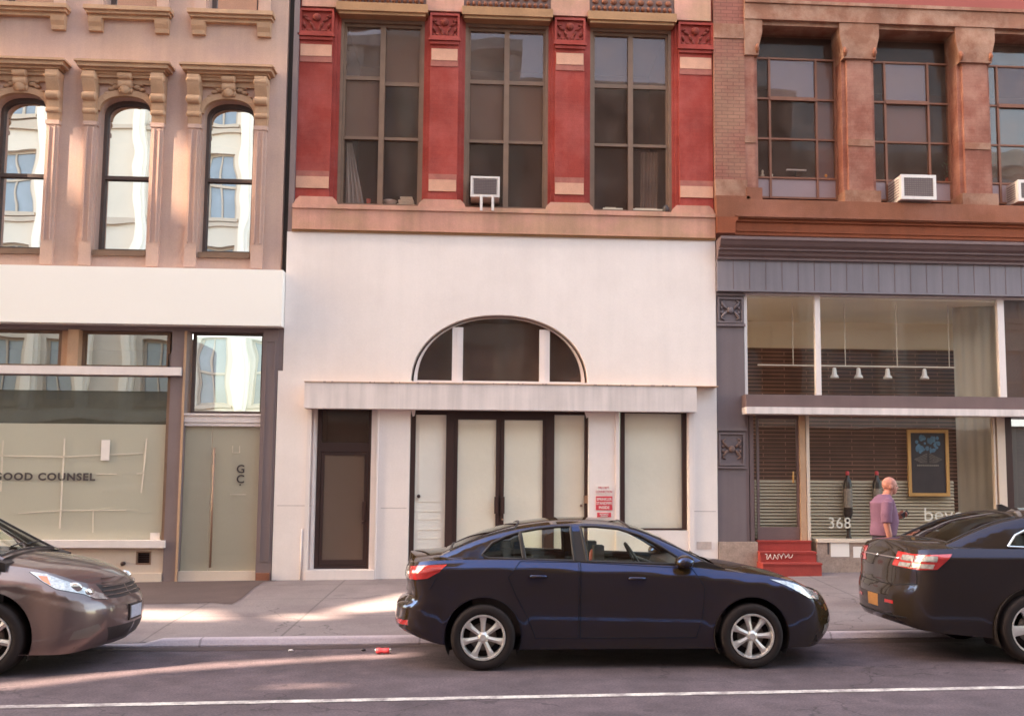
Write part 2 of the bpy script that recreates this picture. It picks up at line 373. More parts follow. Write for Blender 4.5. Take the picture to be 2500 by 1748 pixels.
mat('step_red', (0.33, 0.042, 0.032), 0.7, 0.15, 5, 0.12, bump=0.3)
mat('interior_dark', (0.110, 0.055, 0.040), 0.9, 0.2, 1.5, 0.1)
mat('interior_mid', (0.300, 0.210, 0.160), 0.9, 0.2, 1.2, 0.1)
mat('interior_beige', (0.95, 0.80, 0.62), 0.9, 0.06, 1.0, 0.03)
mat('interior_brick', (0.130, 0.060, 0.042), 0.9, 0.2, 3, 0.1, brick=(0.9, 0.075, 0.010, 2.6, 0.8))
mat('curtain', (0.45, 0.37, 0.29), 0.9, 0.08, 1, 0.03, streak=0.1)
mat('slat', (0.460, 0.360, 0.260), 0.6, 0.1, 2, 0.05)
mat('shade_cloth', (0.165, 0.105, 0.082), 0.9, 0.05, 2, 0.02)
mat('appliance_white', (0.70, 0.61, 0.57), 0.45, 0.03, 4, 0.02)
mat('appliance_grille', (0.30, 0.235, 0.21), 0.6, 0.1, 20, 0.1)
mat('chrome', (0.75, 0.72, 0.7), 0.12, 0.02, 3, 0.01, metal=1.0)
mat('wood_yellow', (0.52, 0.27, 0.09), 0.5, 0.1, 4, 0.04)
mat('poster_dark', (0.045, 0.03, 0.032), 0.6, 0.2, 4, 0.1)
mat('poster_blue', (0.09, 0.16, 0.24), 0.6, 0.4, 9, 0.2)
mat('bottle_black', (0.04, 0.025, 0.022), 0.3, 0.1, 4, 0.05)
mat('cap_red', (0.50, 0.045, 0.055), 0.5, 0.05, 4, 0.02)
mat('label_grey', (0.24, 0.19, 0.16), 0.6, 0.3, 30, 0.1)
mat('cup_red', (0.55, 0.10, 0.06), 0.5, 0.05, 4, 0.02)
mat('book_cream', (0.65, 0.55, 0.42), 0.7, 0.1, 10, 0.05)
mat('cloth_pale', (0.36, 0.30, 0.28), 0.9, 0.1, 5, 0.05, streak=0.4)
mat('orange_fruit', (0.75, 0.30, 0.05), 0.5, 0.05, 4, 0.02)
mat('leaf', (0.07, 0.11, 0.03), 0.7, 0.3, 9, 0.1)
mat('opposite_cream', (0.88, 0.82, 0.73), 0.8, 0.05, 0.5, 0.03)
mat('opposite_wall', (0.70, 0.62, 0.53), 0.8, 0.08, 0.5, 0.03)
mat('opposite_trim', (0.55, 0.46, 0.38), 0.8, 0.1, 0.7, 0.05)
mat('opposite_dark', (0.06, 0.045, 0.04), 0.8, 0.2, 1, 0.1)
mat('opposite_brick', (0.30, 0.14, 0.09), 0.85, 0.15, 1, 0.1)
mat('opposite_glass', (0.24, 0.28, 0.34), 0.15, 0.3, 1.2, 0.02, spec=0.8)
glass('pane_mirror', (0.35, 0.38, 0.36), 0.78, 0.0042, 1.1, 0.0, 0.06, reflc=(0.96, 0.94, 0.92))
glass('pane_dull', (0.88, 0.80, 0.76), 0.009, 0.002, 1.2, 0.0, 0.13)
glass('pane_half2', (0.75, 0.68, 0.64), 0.016, 0.006, 1.2, 0.0, 0.14)
glass('pane_half', (0.7, 0.66, 0.6), 0.07, 0.01, 1.2, 0.0, 0.2)
glass('pane_sky', (0.7, 0.62, 0.58), 0.042, 0.006, 1.0, 0.0, 0.22, reflc=(1, 0.86, 0.95))
glass('pane_shop', (0.985, 0.98, 0.95), 0.03, 0.003, 0.8)
glass('pane_arch', (0.7, 0.6, 0.55), 0.02, 0.006, 1.0, 0.0, 0.14)
glass('pane_transom', (0.55, 0.52, 0.45), 0.34, 0.005, 0.8, 0.0, reflc=(1.0, 0.93, 0.85))

YF = 16.5
def zwalk(x, y):
    t = min(max((y-11.4)/5.1, 0), 1); u = (min(max(x, -9), 8)+7.5)/12.5
    return 0.08+t*(0.07+0.16*max(u, 0))
def ykerb(x): return 11.42+0.035*(x-1)

# ================================================================ ground
def sheet(name, x0, x1, yfun0, yfun1, nx, ny, zf, m, kind='structure', parent=None):
    v = []; f = []
    for i in range(nx+1):
        x = x0+(x1-x0)*i/nx; a, b = yfun0(x), yfun1(x)
        for j in range(ny+1): y = a+(b-a)*j/ny; v.append((x, y, zf(x, y)))
    for i in range(nx):
        for j in range(ny): a = i*(ny+1)+j; f.append((a, a+ny+1, a+ny+2, a+1))
    o = link(name, v, f, m, parent, True)
    if kind: o['kind'] = kind
    return o
link('ground', [(-250, -250, -0.06), (250, -250, -0.06), (250, 250, -0.06), (-250, 250, -0.06)], [(0, 1, 2, 3)], 'asphalt')['kind'] = 'structure'
sheet('road', -60, 60, lambda x: 1.0, lambda x: ykerb(x)+0.02, 60, 8, lambda x, y: 0.004*sin(x*0.7)*0, 'asphalt')
def drop(x):      # kerb height factor, lowered at the driveway on the left
    t = min(max((x+3.85)/0.3, 0), 1); return 0.25+0.75*t*t*(3-2*t)
sheet('pavement', -60, 60, lambda x: ykerb(x)+0.14, lambda x: YF+0.6, 480, 14, lambda x, y: zwalk(x, y)-(0.08*(1-drop(x)))*max(0, 1-(y-ykerb(x))/1.2), 'pavement')
def kerb_mesh():
    v = []; f = []; n = 300
    for i in range(n+1):
        x = -60+120*i/n if False else -30+60*i/n; y = ykerb(x); z = 0.08*drop(x)+0.004
        v += [(x, y, -0.02), (x, y+0.004, 0.02), (x, y+0.045, z-0.012), (x, y+0.065, z), (x, y+0.16, z+0.002)]
    for i in range(n):
        for k in range(4): f.append((i*5+k, (i+1)*5+k, (i+1)*5+k+1, i*5+k+1))
    return v, f
v, f = kerb_mesh(); link('kerb', v, f, 'kerb')['kind'] = 'structure'
mat('gutter_dirt', (0.07, 0.042, 0.040), 0.95, 0.3, 2.5, 0.25)
sheet('gutter', -30, 30, lambda x: ykerb(x)-0.22-0.05*sin(x*1.7), lambda x: ykerb(x)+0.01, 90, 2, lambda x, y: 0.004, 'gutter_dirt')
sheet('road_marking', -30, 30, lambda x: 8.62+0.045*x-0.055, lambda x: 8.62+0.045*x+0.055, 60, 1, lambda x, y: 0.005, 'line_paint')
link('opposite_pavement', [(-60, -3.5, 0.12), (60, -3.5, 0.12), (60, 1.0, 0.12), (-60, 1.0, 0.12), (-60, 1.0, -0.05), (60, 1.0, -0.05)], [(0, 1, 2, 3), (3, 2, 5, 4)], 'pavement')['kind'] = 'structure'
# worn darker apron in front of the left shop, with a curved edge
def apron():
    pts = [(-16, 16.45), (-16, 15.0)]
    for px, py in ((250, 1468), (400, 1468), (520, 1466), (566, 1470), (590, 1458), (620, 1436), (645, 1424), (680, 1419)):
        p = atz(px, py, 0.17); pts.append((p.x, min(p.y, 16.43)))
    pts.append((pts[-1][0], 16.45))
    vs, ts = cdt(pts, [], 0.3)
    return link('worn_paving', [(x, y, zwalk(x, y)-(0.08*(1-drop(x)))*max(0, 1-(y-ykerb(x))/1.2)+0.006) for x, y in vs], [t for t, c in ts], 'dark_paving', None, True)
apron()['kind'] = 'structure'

# ================================================================ left building
YL = 16.55
Lb = empty('stone_building', (-7.5, YL, 0.0), 'tan stone building with carved window hoods above a frosted glass shop front', 'building')
xr = PX(690, 500, YL)                 # right edge of its front
zs0 = PZ(350, 652, YL)                # bottom of the stone front
bays = [PX(40+3, 450, YL)-0.0, PX(298, 450, YL), PX(554, 450, YL)]
dB = (bays[2]-bays[0])/2; bays = [bays[0]-dB]+[bays[0], bays[0]+dB, bays[0]+2*dB]
hw = 0.5*(PX(361, 450, YL)-PX(236, 450, YL))
zb = PZ(298, 613, YL); zsp = PZ(298, 274, YL); zap = PZ(298, 238, YL)
def archloop(xc, hw, zb, zsp, zap, n=16):
    lp = [(xc-hw, zb), (xc+hw, zb), (xc+hw, zsp)]
    for i in range(1, n): a = pi*i/n; lp.append((xc+hw*(abs(cos(a))**0.8)*(1 if cos(a) > 0 else -1), zsp+(zap-zsp)*sin(a)))
    lp.append((xc-hw, zsp)); return lp
z3 = PZ(298, 27, YL); z3t = z3+2.5
holes = [archloop(x, hw, zb, zsp, zap) for x in bays]
holes += [[(x-hw, z3), (x+hw, z3), (x+hw, z3t), (x-hw, z3t)] for x in bays]
MB().plate([(-15, zs0-0.1), (xr, zs0-0.1), (xr, 14.0), (-15, 14.0)], holes, YL, YL+0.32).build('wall', 'tan_stone', Lb)
MB().box(-15, xr, YL+0.32, YL+0.4, 14.0, 14.2).box(xr-0.12, xr, YL+0.33, YL+8, 0.0, 14.0).build('side_wall', 'tan_stone', Lb)
# dark rooms behind the glass
def room(x0, x1, y0, y1, z0, z1, m, parent, name='room'):
    b = MB(); t = 0.05
    b.box(x0, x1, y1, y1+t, z0, z1).box(x0-t, x0, y0, y1, z0, z1).box(x1, x1+t, y0, y1, z0, z1).box(x0, x1, y0, y1, z0-t, z0).box(x0, x1, y0, y1, z1, z1+t)
    return b.build(name, m, parent)
room(-15, xr-0.2, YL+0.34, YL+3, zb-0.2, zap+0.2, 'interior_mid', Lb)
room(-15, xr-0.2, YL+0.34, YL+3, z3-0.1, z3t+0.1, 'interior_mid', Lb)
def arch_pts(xc, hw, zsp, zap, n=14):
    return [(xc+hw*(abs(cos(pi*i/n))**0.8)*(1 if cos(pi*i/n) > 0 else -1), zsp+(zap-zsp)*sin(pi*i/n)) for i in range(n+1)]
hz1 = PZ(298, 172-14, YL-0.2); hz0 = PZ(298, 190-12, YL-0.2)
def scroll(b, x0, x1, z1, z0, d):
    """S-shaped console between z1 (top) and z0 (bottom), standing d out of the wall"""
    n = 18; pr = []
    for i in range(n+1):
        t = i/n; z = z1-(z1-z0)*t
        y = d*(0.95-0.62*t) + 0.035*sin(t*2*pi*1.5)*(1.1-t)
        pr.append((YL-max(y, 0.02), z))
    pr += [(YL+0.01, z0), (YL+0.01, z1)]
    b.prism(pr, 'x', x0, x1)
    h = z1-z0
    for t, r in ((0.50, 0.075), (0.80, 0.055), (0.12, 0.06)):
        zc = z1-h*t; yc = YL-d*(0.95-0.62*t)+0.02
        b.lathe([(r*0.6, -0.02), (r, 0), (r, x1-x0), (r*0.6, x1-x0+0.02)], (x0, yc, zc), 'x', 14)
for i, x in enumerate(bays):
    # window
    fr = MB(); oc = arch_pts(x, hw, zsp, zap); ic = arch_pts(x, hw-0.05, zsp-0.01, zap-0.06)
    lp = [(x-hw, zb), (x+hw, zb)]+oc; li = [(x-hw+0.05, zb+0.07), (x+hw-0.05, zb+0.07)]+ic
    fr.plate(lp, [li], YL+0.17, YL+0.28)
    wn = fr.build('window', 'sash_dark', Lb)
    zm = PZ(298, 436, YL+0.2)
    MB().box(x-hw+0.05, x+hw-0.05, YL+0.172, YL+0.25, zm-0.03, zm+0.03).build('meeting_rail', 'sash_dark', wn)
    vs, ts = cdt([(x-hw+0.045, zm), (x+hw-0.045, zm)]+arch_pts(x, hw-0.045, zsp-0.01, zap-0.055), [])
    link('pane', [(p[0], YL+0.225, p[1]) for p in vs], [t for t, c in ts], 'pane_mirror', wn)
    link('pane', [(x-hw+0.045, YL+0.235, zb+0.06), (x+hw-0.045, YL+0.235, zb+0.06), (x+hw-0.045, YL+0.235, zm), (x-hw+0.045, YL+0.235, zm)], [(0, 1, 2, 3)], 'pane_mirror', wn)
    MB().box(x-hw-0.01, x+hw+0.01, YL-0.05, YL+0.2, zb-0.09, zb).build('sill', 'sash_brown', wn)
    # carved arch moulding around the opening
    oo = arch_pts(x, hw+0.09, zsp+0.03, zap+0.10)
    MB().prism([(x+hw+0.09, zsp)]+oo[1:-1]+[(x-hw-0.09, zsp)]+list(reversed(oc)), 'y', YL-0.07, YL+0.01).build('arch_moulding', 'hood_stone', Lb)
    # pilasters
    pzt = PZ(298, 300, YL-0.05)
    for s in (-1, 1):
        xa = x+s*(hw+0.03); xb = x+s*(hw+0.225)
        x0, x1 = min(xa, xb), max(xa, xb)
        b = MB().box(x0, x1, YL-0.075, YL+0.01, zs0, pzt)
        b.box(x0+0.045, x0+0.06, YL-0.1, YL-0.07, zb+0.15, pzt-0.1).box(x1-0.06, x1-0.045, YL-0.1, YL-0.07, zb+0.15, pzt-0.1)
        b.box(x0-0.015, x1+0.015, YL-0.095, YL+0.005, pzt-0.07, pzt)
        b.build('pilaster', 'tan_stone', Lb)
    # hood
    h = MB(); hx0, hx1 = x-hw-0.36, x+hw+0.36
    for k, (d, za, zc) in enumerate(((0.14, 0.0, 0.035), (0.20, 0.035, 0.075), (0.27, 0.075, 0.14), (0.31, 0.14, 0.17), (0.28, 0.17, 0.19))):
        e = 0.31-d; h.box(hx0+e, hx1-e, YL-d, YL+0.005, hz0+za, hz0+zc)
    hd = h.build('window_hood', 'hood_stone', Lb)
    MB().box(hx0+0.17, hx1-0.17, YL-0.06, YL+0.008, hz0-0.14, hz0).box(hx0+0.2, hx1-0.2, YL-0.11, YL+0.006, hz0-0.05, hz0).build('frieze', 'hood_stone', hd)
    for s in (-1, 1):
        b = MB(); xa, xb = x+s*(hw+0.04), x+s*(hw+0.24); scroll(b, min(xa, xb), max(xa, xb), hz0, pzt, 0.26); b.build('bracket', 'hood_stone', hd, True, 35)
    b = MB(); scroll(b, x-0.1, x+0.1, hz0, zap+0.02, 0.19); b.ball((x, YL-0.12, zap+0.10), 0.085, 0.05, 0.09); b.build('keystone', 'hood_stone', hd, True, 35)
    for s in (-1, 1):      # carved leaves either side of the keystone
        b = MB()
        for (dx, dz, r) in ((0.17, 0.16, 0.06), (0.25, 0.12, 0.05), (0.32, 0.04, 0.045), (0.36, -0.06, 0.035), (0.24, 0.20, 0.035)):
            b.ball((x+s*dx, YL-0.03, zap+dz), r*1.2, 0.05, r*0.75, 10, 6)
        b.build('carved_leaf', 'hood_stone', hd, True)
    # third floor window with bracketed sill
    fr = MB().frame(x-hw, x+hw, YL+0.2, YL+0.27, z3, z3t, 0.075)
    w3 = fr.build('window', 'sash_dark', Lb)
    link('pane', [(x-hw+0.07, YL+0.235, z3+0.07), (x+hw-0.07, YL+0.235, z3+0.07), (x+hw-0.07, YL+0.235, z3t-0.07), (x-hw+0.07, YL+0.235, z3t-0.07)], [(0, 1, 2, 3)], 'pane_mirror', w3)
    MB().box(x-hw+0.07, x+hw-0.07, YL+0.18, YL+0.25, z3+1.2, z3+1.27).build('meeting_rail', 'sash_dark', w3)
    b = MB(); sx = hw+0.30
    b.box(x-sx, x+sx, YL-0.2, YL+0.01, z3-0.07, z3).box(x-sx+0.03, x+sx-0.03, YL-0.15, YL+0.008, z3-0.12, z3-0.07).box(x-sx+0.06, x+sx-0.06, YL-0.09, YL+0.006, z3-0.18, z3-0.12)
    sl3 = b.build('sill', 'hood_stone', w3)
    for s in (-1, 1):
        xa, xb = x+s*(hw+0.02), x+s*(hw+0.24)
        MB().prism([(YL-0.14, z3-0.18), (YL-0.12, z3-0.26), (YL-0.08, z3-0.33), (YL-0.07, z3-0.40), (YL+0.01, z3-0.40), (YL+0.01, z3-0.18)], 'x', min(xa, xb), max(xa, xb)).build('sill_bracket', 'hood_stone', w3)
        MB().box(min(x+s*(hw+0.03), x+s*(hw+0.225)), max(x+s*(hw+0.03), x+s*(hw+0.225)), YL-0.06, YL+0.01, z3, z3t).build('jamb', 'tan_stone', w3)
# fascia board above the shop
sx1 = PX(689, 720, YL-0.25); z0s, z1s = PZ(350, 791, YL-0.25), PZ(350, 653, YL-0.25)
MB().box(-15, sx1, YL-0.25, YL+0.2, z0s, z1s).build('fascia', 'sign_white', Lb)
# shop front -----------------------------------------------------
YG = YL+0.02
top = z0s
tz0, tz1 = PZ(430, 818, YG), PZ(430, 800, YG)
lx1 = PX(408, 1000, YG)                           # right edge of display glass
b = MB().box(-15, xr, YG-0.02, YG+0.3, tz0+0.06, top+0.05)
b.build('shop_lintel', 'mauve_paint', Lb)
ledz1, ledz0 = PZ(220, 894, YG-0.14), PZ(220, 914, YG-0.14)
MB().box(-15, PX(441, 905, YG-0.14), YG-0.14, YG+0.06, ledz0, ledz1).build('transom_ledge', 'white_paint', Lb)
# upper transom panes between box posts
p0, p1 = PX(168, 850, YG), PX(190, 850, YG)
MB().box(p0, p1+0.03, YG-0.06, YG+0.35, ledz1, tz0+0.06).box(p0-0.16, p0-0.005, YG+0.1, YG+0.2, ledz1, tz0+0.06).build('transom_post', 'hood_stone', Lb)
ux = PX(425, 850, YG); dx0_ = PX(444, 1200, YG)+0.06
MB().box(ux-0.02, ux+0.001, YG-0.02, YG+0.3, ledz1, tz0+0.06).box(ux-0.12, ux-0.02, YG+0.1, YG+0.16, ledz1, tz0-0.3).build('transom_post', 'mauve_paint', Lb)
for a, c in ((-9.5, p0-0.16), (p1+0.03, ux-0.1)):
    w_ = MB().frame(a, c, YG+0.1, YG+0.15, ledz1, tz0+0.06, 0.05).build('transom_window', 'sash_brown', Lb)
    link('pane', [(a+0.05, YG+0.125, ledz1), (c-0.05, YG+0.125, ledz1), (c-0.05, YG+0.125, tz0+0.06), (a+0.05, YG+0.125, tz0+0.06)], [(0, 1, 2, 3)], 'pane_transom', w_)
# display window: clear top, green-dark band, frosted film below
gz1, gz0 = PZ(200, 915, YG), PZ(200, 1319, YG)
zf = PZ(200, 1034, YG); zd = PZ(200, 953, YG)
MB().box(lx1, lx1+0.05, YG-0.03, YG+0.2, gz0, ledz0).build('display_frame', 'sash_brown', Lb)
gx0 = -9.5
dw = link('display_window', [(gx0, YG+0.05, gz0), (lx1, YG+0.05, gz0), (lx1, YG+0.05, zf), (gx0, YG+0.05, zf)], [(0, 1, 2, 3)], 'pane_shop', Lb)
link('clear_glass', [(gx0, YG+0.05, zf), (lx1, YG+0.05, zf), (lx1, YG+0.05, zd), (gx0, YG+0.05, zd)], [(0, 1, 2, 3)], 'pane_shop', dw)
link('clear_glass', [(gx0, YG+0.05, zd), (lx1, YG+0.05, zd), (lx1, YG+0.05, ledz0), (gx0, YG+0.05, ledz0)], [(0, 1, 2, 3)], 'pane_transom', dw)
link('frosted_film', [(gx0, YG+0.07, gz0), (lx1, YG+0.07, gz0), (lx1, YG+0.07, zf), (gx0, YG+0.07, zf)], [(0, 1, 2, 3)], 'frosted_film', dw)
mat('dim_interior', (0.085, 0.075, 0.055), 0.5, 0.3, 2.5, 0.1)  # dark sheet painted for the unlit interior seen through clear glass
link('dim_interior_sheet', [(gx0, YG+0.075, zf), (lx1, YG+0.075, zf), (lx1, YG+0.075, zd), (gx0, YG+0.075, zd)], [(0, 1, 2, 3)], 'dim_interior', dw)
# reflected window bars painted as pale strips on the frosted glass
b = MB(); mat('reflection_notice', (0.72, 0.62, 0.51), 0.6, 0.05, 4, 0.03)
def seg(b, pts, w, Y, t=0.004):
    for (a, c) in zip(pts, pts[1:]):
        A, B = at(*a, Y), at(*c, Y); d = Vector((B.x-A.x, B.z-A.z)); n = Vector((-d.y, d.x)).normalized()*w/2
        b.prism([(A.x-n.x, A.z-n.y), (B.x-n.x, B.z-n.y), (B.x+n.x, B.z+n.y), (A.x+n.x, A.z+n.y)], 'y', Y-t, Y)
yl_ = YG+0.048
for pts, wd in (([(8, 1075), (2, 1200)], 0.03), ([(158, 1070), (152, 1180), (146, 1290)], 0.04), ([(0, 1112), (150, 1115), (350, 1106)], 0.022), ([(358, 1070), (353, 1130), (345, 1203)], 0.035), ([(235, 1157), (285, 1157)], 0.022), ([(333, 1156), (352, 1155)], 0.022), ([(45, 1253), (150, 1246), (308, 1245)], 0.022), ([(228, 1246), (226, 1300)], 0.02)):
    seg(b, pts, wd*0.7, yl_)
b.build('reflection_line', 'reflection_notice', dw)
MB().box(*R(247, 268, 1074, 1124, yl_)[:2], yl_-0.006, yl_, *R(247, 268, 1074, 1124, yl_)[2:]).build('notice_card', 'sign_card', dw)
MB().box(*R(367, 390, 1300, 1318, yl_)[:2], yl_-0.008, yl_-0.001, *R(367, 390, 1300, 1318, yl_)[2:]).build('notice_card', 'sign_card', dw)
# black lettering
pG = at(-16, 1171, YG+0.046)
text('shop_lettering', 'GOOD COUNSEL', 0.163, (pG.x, YG+0.045, pG.z), 'letter_dark', dw, bold=0.006, ext=0.001, sx=1.12, space=1.16)
sz1, sz0 = PZ(200, 1319, YG-0.1), PZ(200, 1337, YG-0.1)
MB().box(-15, PX(402, 1328, YG-0.1), YG-0.1, YG+0.2, sz0, sz1).build('shop_sill', 'white_paint', Lb)
v0, v1, v2, v3 = R(332, 369, 1345, 1378, YG)
MB().plate([(-15, 0.0), (lx1+0.04, 0.0), (lx1+0.04, sz0), (-15, sz0)], [[(v0, v2), (v1, v2), (v1, v3), (v0, v3)]], YG, YG+0.12).build('bulkhead', 'cream_paint', Lb)
vt = MB().frame(v0, v1, YG-0.005, YG+0.03, v2, v3, 0.025).build('vent', 'bronze', Lb)
b = MB().box(v0, v1, YG+0.1, YG+0.11, v2, v3)
for k in range(6): z = v2+(v3-v2)*(k+0.5)/6; b.box(v0+0.02, v1-0.02, YG+0.03, YG+0.06, z-0.006, z+0.006)
b.build('vent_slats', 'black_frame', vt)
pp = at(302, 1375, YG); MB().lathe([(0.012, 0.05), (0.03, 0.03), (0.035, 0), (0.035, -0.04), (0.02, -0.05)], (pp.x, YG-0.02, pp.z), 'y', 12).build('pipe_stub', 'black_frame', Lb, True)
MB().box(-15, lx1+0.04, YG-0.06, YG-0.001, 0.0, PZ(200, 1398, YG)).build('bulkhead_plinth', 'cream_paint', Lb)
# post between window and door, door, transom, right pier
dx0, dx1 = PX(444, 1200, YG), PX(632, 1200, YG)
MB().box(lx1+0.05, dx0, YG-0.05, YG+0.25, 0, tz0+0.06).build('door_post', 'mauve_paint', Lb)
MB().box(dx0-0.035, dx0-0.0, YG-0.075, YG-0.049, 0, tz0+0.06).build('door_post_edge', 'hood_stone', Lb)
hz_1, hz_0 = PZ(545, 1010, YG), PZ(545, 1040, YG)
MB().box(dx0, dx1, YG-0.02, YG+0.15, hz_0+0.06, hz_1-0.03).box(dx0, dx1, YG-0.05, YG+0.15, hz_1-0.03, hz_1).box(dx0, dx1, YG+0.0, YG+0.15, hz_0, hz_0+0.055).build('door_header', 'white_paint', Lb)
tw = MB().frame(dx0+0.06, dx1, YG+0.08, YG+0.14, hz_1, tz0+0.06, 0.05).build('transom_window', 'sash_dark', Lb)
link('pane', [(dx0+0.1, YG+0.11, hz_1+0.05), (dx1-0.05, YG+0.11, hz_1+0.05), (dx1-0.05, YG+0.11, tz0), (dx0+0.1, YG+0.11, tz0)], [(0, 1, 2, 3)], 'pane_mirror', tw)
dzb = PZ(540, 1394, YG); sp = PX(511, 1200, YG)
for (a, c) in ((dx0+0.005, sp-0.004), (sp+0.004, dx1-0.005)):
    dr = MB().box(a, c, YG+0.06, YG+0.075, dzb, hz_0).build('door', 'frosted_door', Lb)
    link('pane', [(a, YG+0.05, dzb), (c, YG+0.05, dzb), (c, YG+0.05, hz_0), (a, YG+0.05, hz_0)], [(0, 1, 2, 3)], 'pane_shop', dr)
    if a > sp:
        hb = at(530, 1093, YG); he = at(508, 1385, YG); xh = (hb.x+he.x)/2
        MB().tube([(xh, YG-0.02, he.z), (xh, YG-0.02, hb.z)], 0.017, 10).tube([(xh, YG-0.02, he.z+0.1), (xh, YG+0.05, he.z+0.1)], 0.01).tube([(xh, YG-0.02, hb.z-0.1), (xh, YG+0.05, hb.z-0.1)], 0.01).build('handle', 'bronze', dr, True)
        pg = at(575, 1154, YG)
        text('door_lettering', 'G', 0.19, (pg.x, YG+0.045, pg.z), 'letter_dark', dr, 0.003, 0.001)
        text('door_lettering', 'C', 0.19, (pg.x+0.004, YG+0.045, pg.z-0.165), 'letter_dark', dr, 0.003, 0.001)
        text('door_lettering', '.', 0.19, (pg.x+0.05, YG+0.045, pg.z-0.205), 'letter_dark', dr, 0.003, 0.001)
        seg_ = MB(); seg(seg_, [(562, 1207), (600, 1207)], 0.01, YG+0.048); seg(seg_, [(568, 1088), (568, 1105), (585, 1105), (585, 1088)], 0.008, YG+0.048); seg_.build('door_notice', 'reflection_notice', dr)
MB().box(dx0, dx1, YG-0.02, YG+0.2, 0, dzb).build('threshold', 'cream_paint', Lb)
xpr = PX(668, 1250, YF)-0.012
b = MB().box(dx1, xpr, YG-0.06, YG+0.25, 0, tz0+0.1).box(xpr, PX(701, 575, YF)-0.01, YG-0.05, YG+0.2, PZ(690, 905, YF)+0.01, z0s+0.02)
b.frame(dx1+0.05, xpr-0.04, YG-0.075, YG-0.059, 0.5, tz0-0.08, 0.02)
b.build('shop_pier', 'mauve_paint', Lb)
MB().box(dx1+0.02, xpr-0.02, YG-0.12, YG-0.061, 0, 0.32).build('pier_plinth', 'brown_stone', Lb)
room(gx0, lx1, YG+0.12, YG+2.6, 0.2, tz0+0.05, 'interior_mid', Lb)
# dark gap between the left and the middle building
xm0 = PX(700, 300, YF); 
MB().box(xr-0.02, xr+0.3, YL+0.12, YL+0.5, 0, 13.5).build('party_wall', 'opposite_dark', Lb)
# brown downpipe-like edge strip
xs0, xs1 = PX(703, 280, YF+0.02), PX(716, 280, YF+0.02)

# ================================================================ middle building
Mb = empty('brick_building', (0.2, YF, 0.0), 'red brick building with a plain white ground floor and arched fanlight', 'building')
YU = YF+0.10
mx0, mx1 = PX(701, 575, YF), PX(1746, 585, YF)
gxL, gxR = PX(672, 1300, YF), PX(1755, 1300, YF)
zWt = PZ(1225, 577, YF)
# white ground floor wall
zc1, zc0 = PZ(1222, 938, YF-0.22), PZ(1222, 1001, YF-0.22)
ztop = PZ(1222, 940, YF)
axc = PX(1220, 930, YF); arx = 0.5*(PX(1436, 930, YF)-PX(1003, 930, YF)); azb = PZ(1220, 936, YF); arz = PZ(1220, 769, YF)-azb
ax0, ax1 = axc-arx, axc+arx
def ell(xc, rx, rz, z, n=36, e=0.93): return [(xc+rx*(abs(cos(pi*i/n))**e)*(1 if cos(pi*i/n) >= 0 else -1), z+rz*(abs(sin(pi*i/n))**e)) for i in range(n+1)]
dl, dr_, dt, db = R(753, 917, 1004, 1400, YF)       # left door bay
sl_, sr_, st, _ = R(998, 1437, 1004, 1400, YF)
st = PZ(1220, 1001, YF)
wl, wr_, wb, wt = R(1512, 1679, 1004, 1295, YF)
st_z = PZ(1220, 990, YF)
XL, XRt = (mx0+gxL)/2, (mx1+gxR)/2
XL, XRt = mx0, mx1
holes = [ell(axc, arx, arz, azb)[::1], [(dl, 0.0), (dr_, 0.0), (dr_, st_z), (dl, st_z)], [(sl_, 0.0), (sr_, 0.0), (sr_, st_z), (sl_, st_z)], [(wl, wb), (wr_, wb), (wr_, st_z), (wl, st_z)]]
out = [(XL+0.02, -0.02), (dl, -0.02), (dl, 0.0)]
# openings reach the ground, so the outline is one stepped polygon
outl = [(XL, 0.0), (dl, 0.0), (dl, st_z), (dr_, st_z), (dr_, 0.0), (sl_, 0.0), (sl_, st_z), (sr_, st_z), (sr_, 0.0), (XRt, 0.0), (XRt, zWt), (XL, zWt)]
MB().plate(outl, [ell(axc, arx, arz, azb), [(wl, wb), (wr_, wb), (wr_, st_z), (wl, st_z)]], YF, YF+0.3).build('ground_floor_wall', 'white_stucco', Mb)
# lower left corner flares out a little: pier face down to the pavement
MB().box(PX(668, 1250, YF), XL+0.02, YF+0.002, YF+0.25, 0, PZ(690, 905, YF)).build('corner_pier', 'white_stucco', Mb)
MB().box(XRt-0.02, PX(1752, 1200, YF), YF+0.002, YF+0.25, 0, PZ(1750, 1010, YF)).build('corner_pier', 'white_stucco', Mb)
# canopy box
cx0, cx1 = PX(743, 965, YF-0.22), PX(1701, 970, YF-0.22)
MB().box(cx0, cx1, YF-0.22, YF-0.001, zc0, zc1).build('canopy', 'canopy_white', Mb)
b = MB().box(cx0-0.01, XRt-0.02, YF-0.235, YF-0.001, zc1, zc1+0.012); b.build('canopy_flashing', 'hood_stone', Mb)
mat('dent', (0.33, 0.22, 0.19), 0.9, 0.3, 20, 0.2)
b = MB(); rnd = random.Random(4)
for k in range(26):
    xx = cx0+rnd.random()*(cx1-cx0); ww = 0.01+rnd.random()*0.05
    b.box(xx, xx+ww, YF-0.2375, YF-0.2, zc1-0.004, zc1+0.016)
b.build('rust_chips', 'dent', Mb)
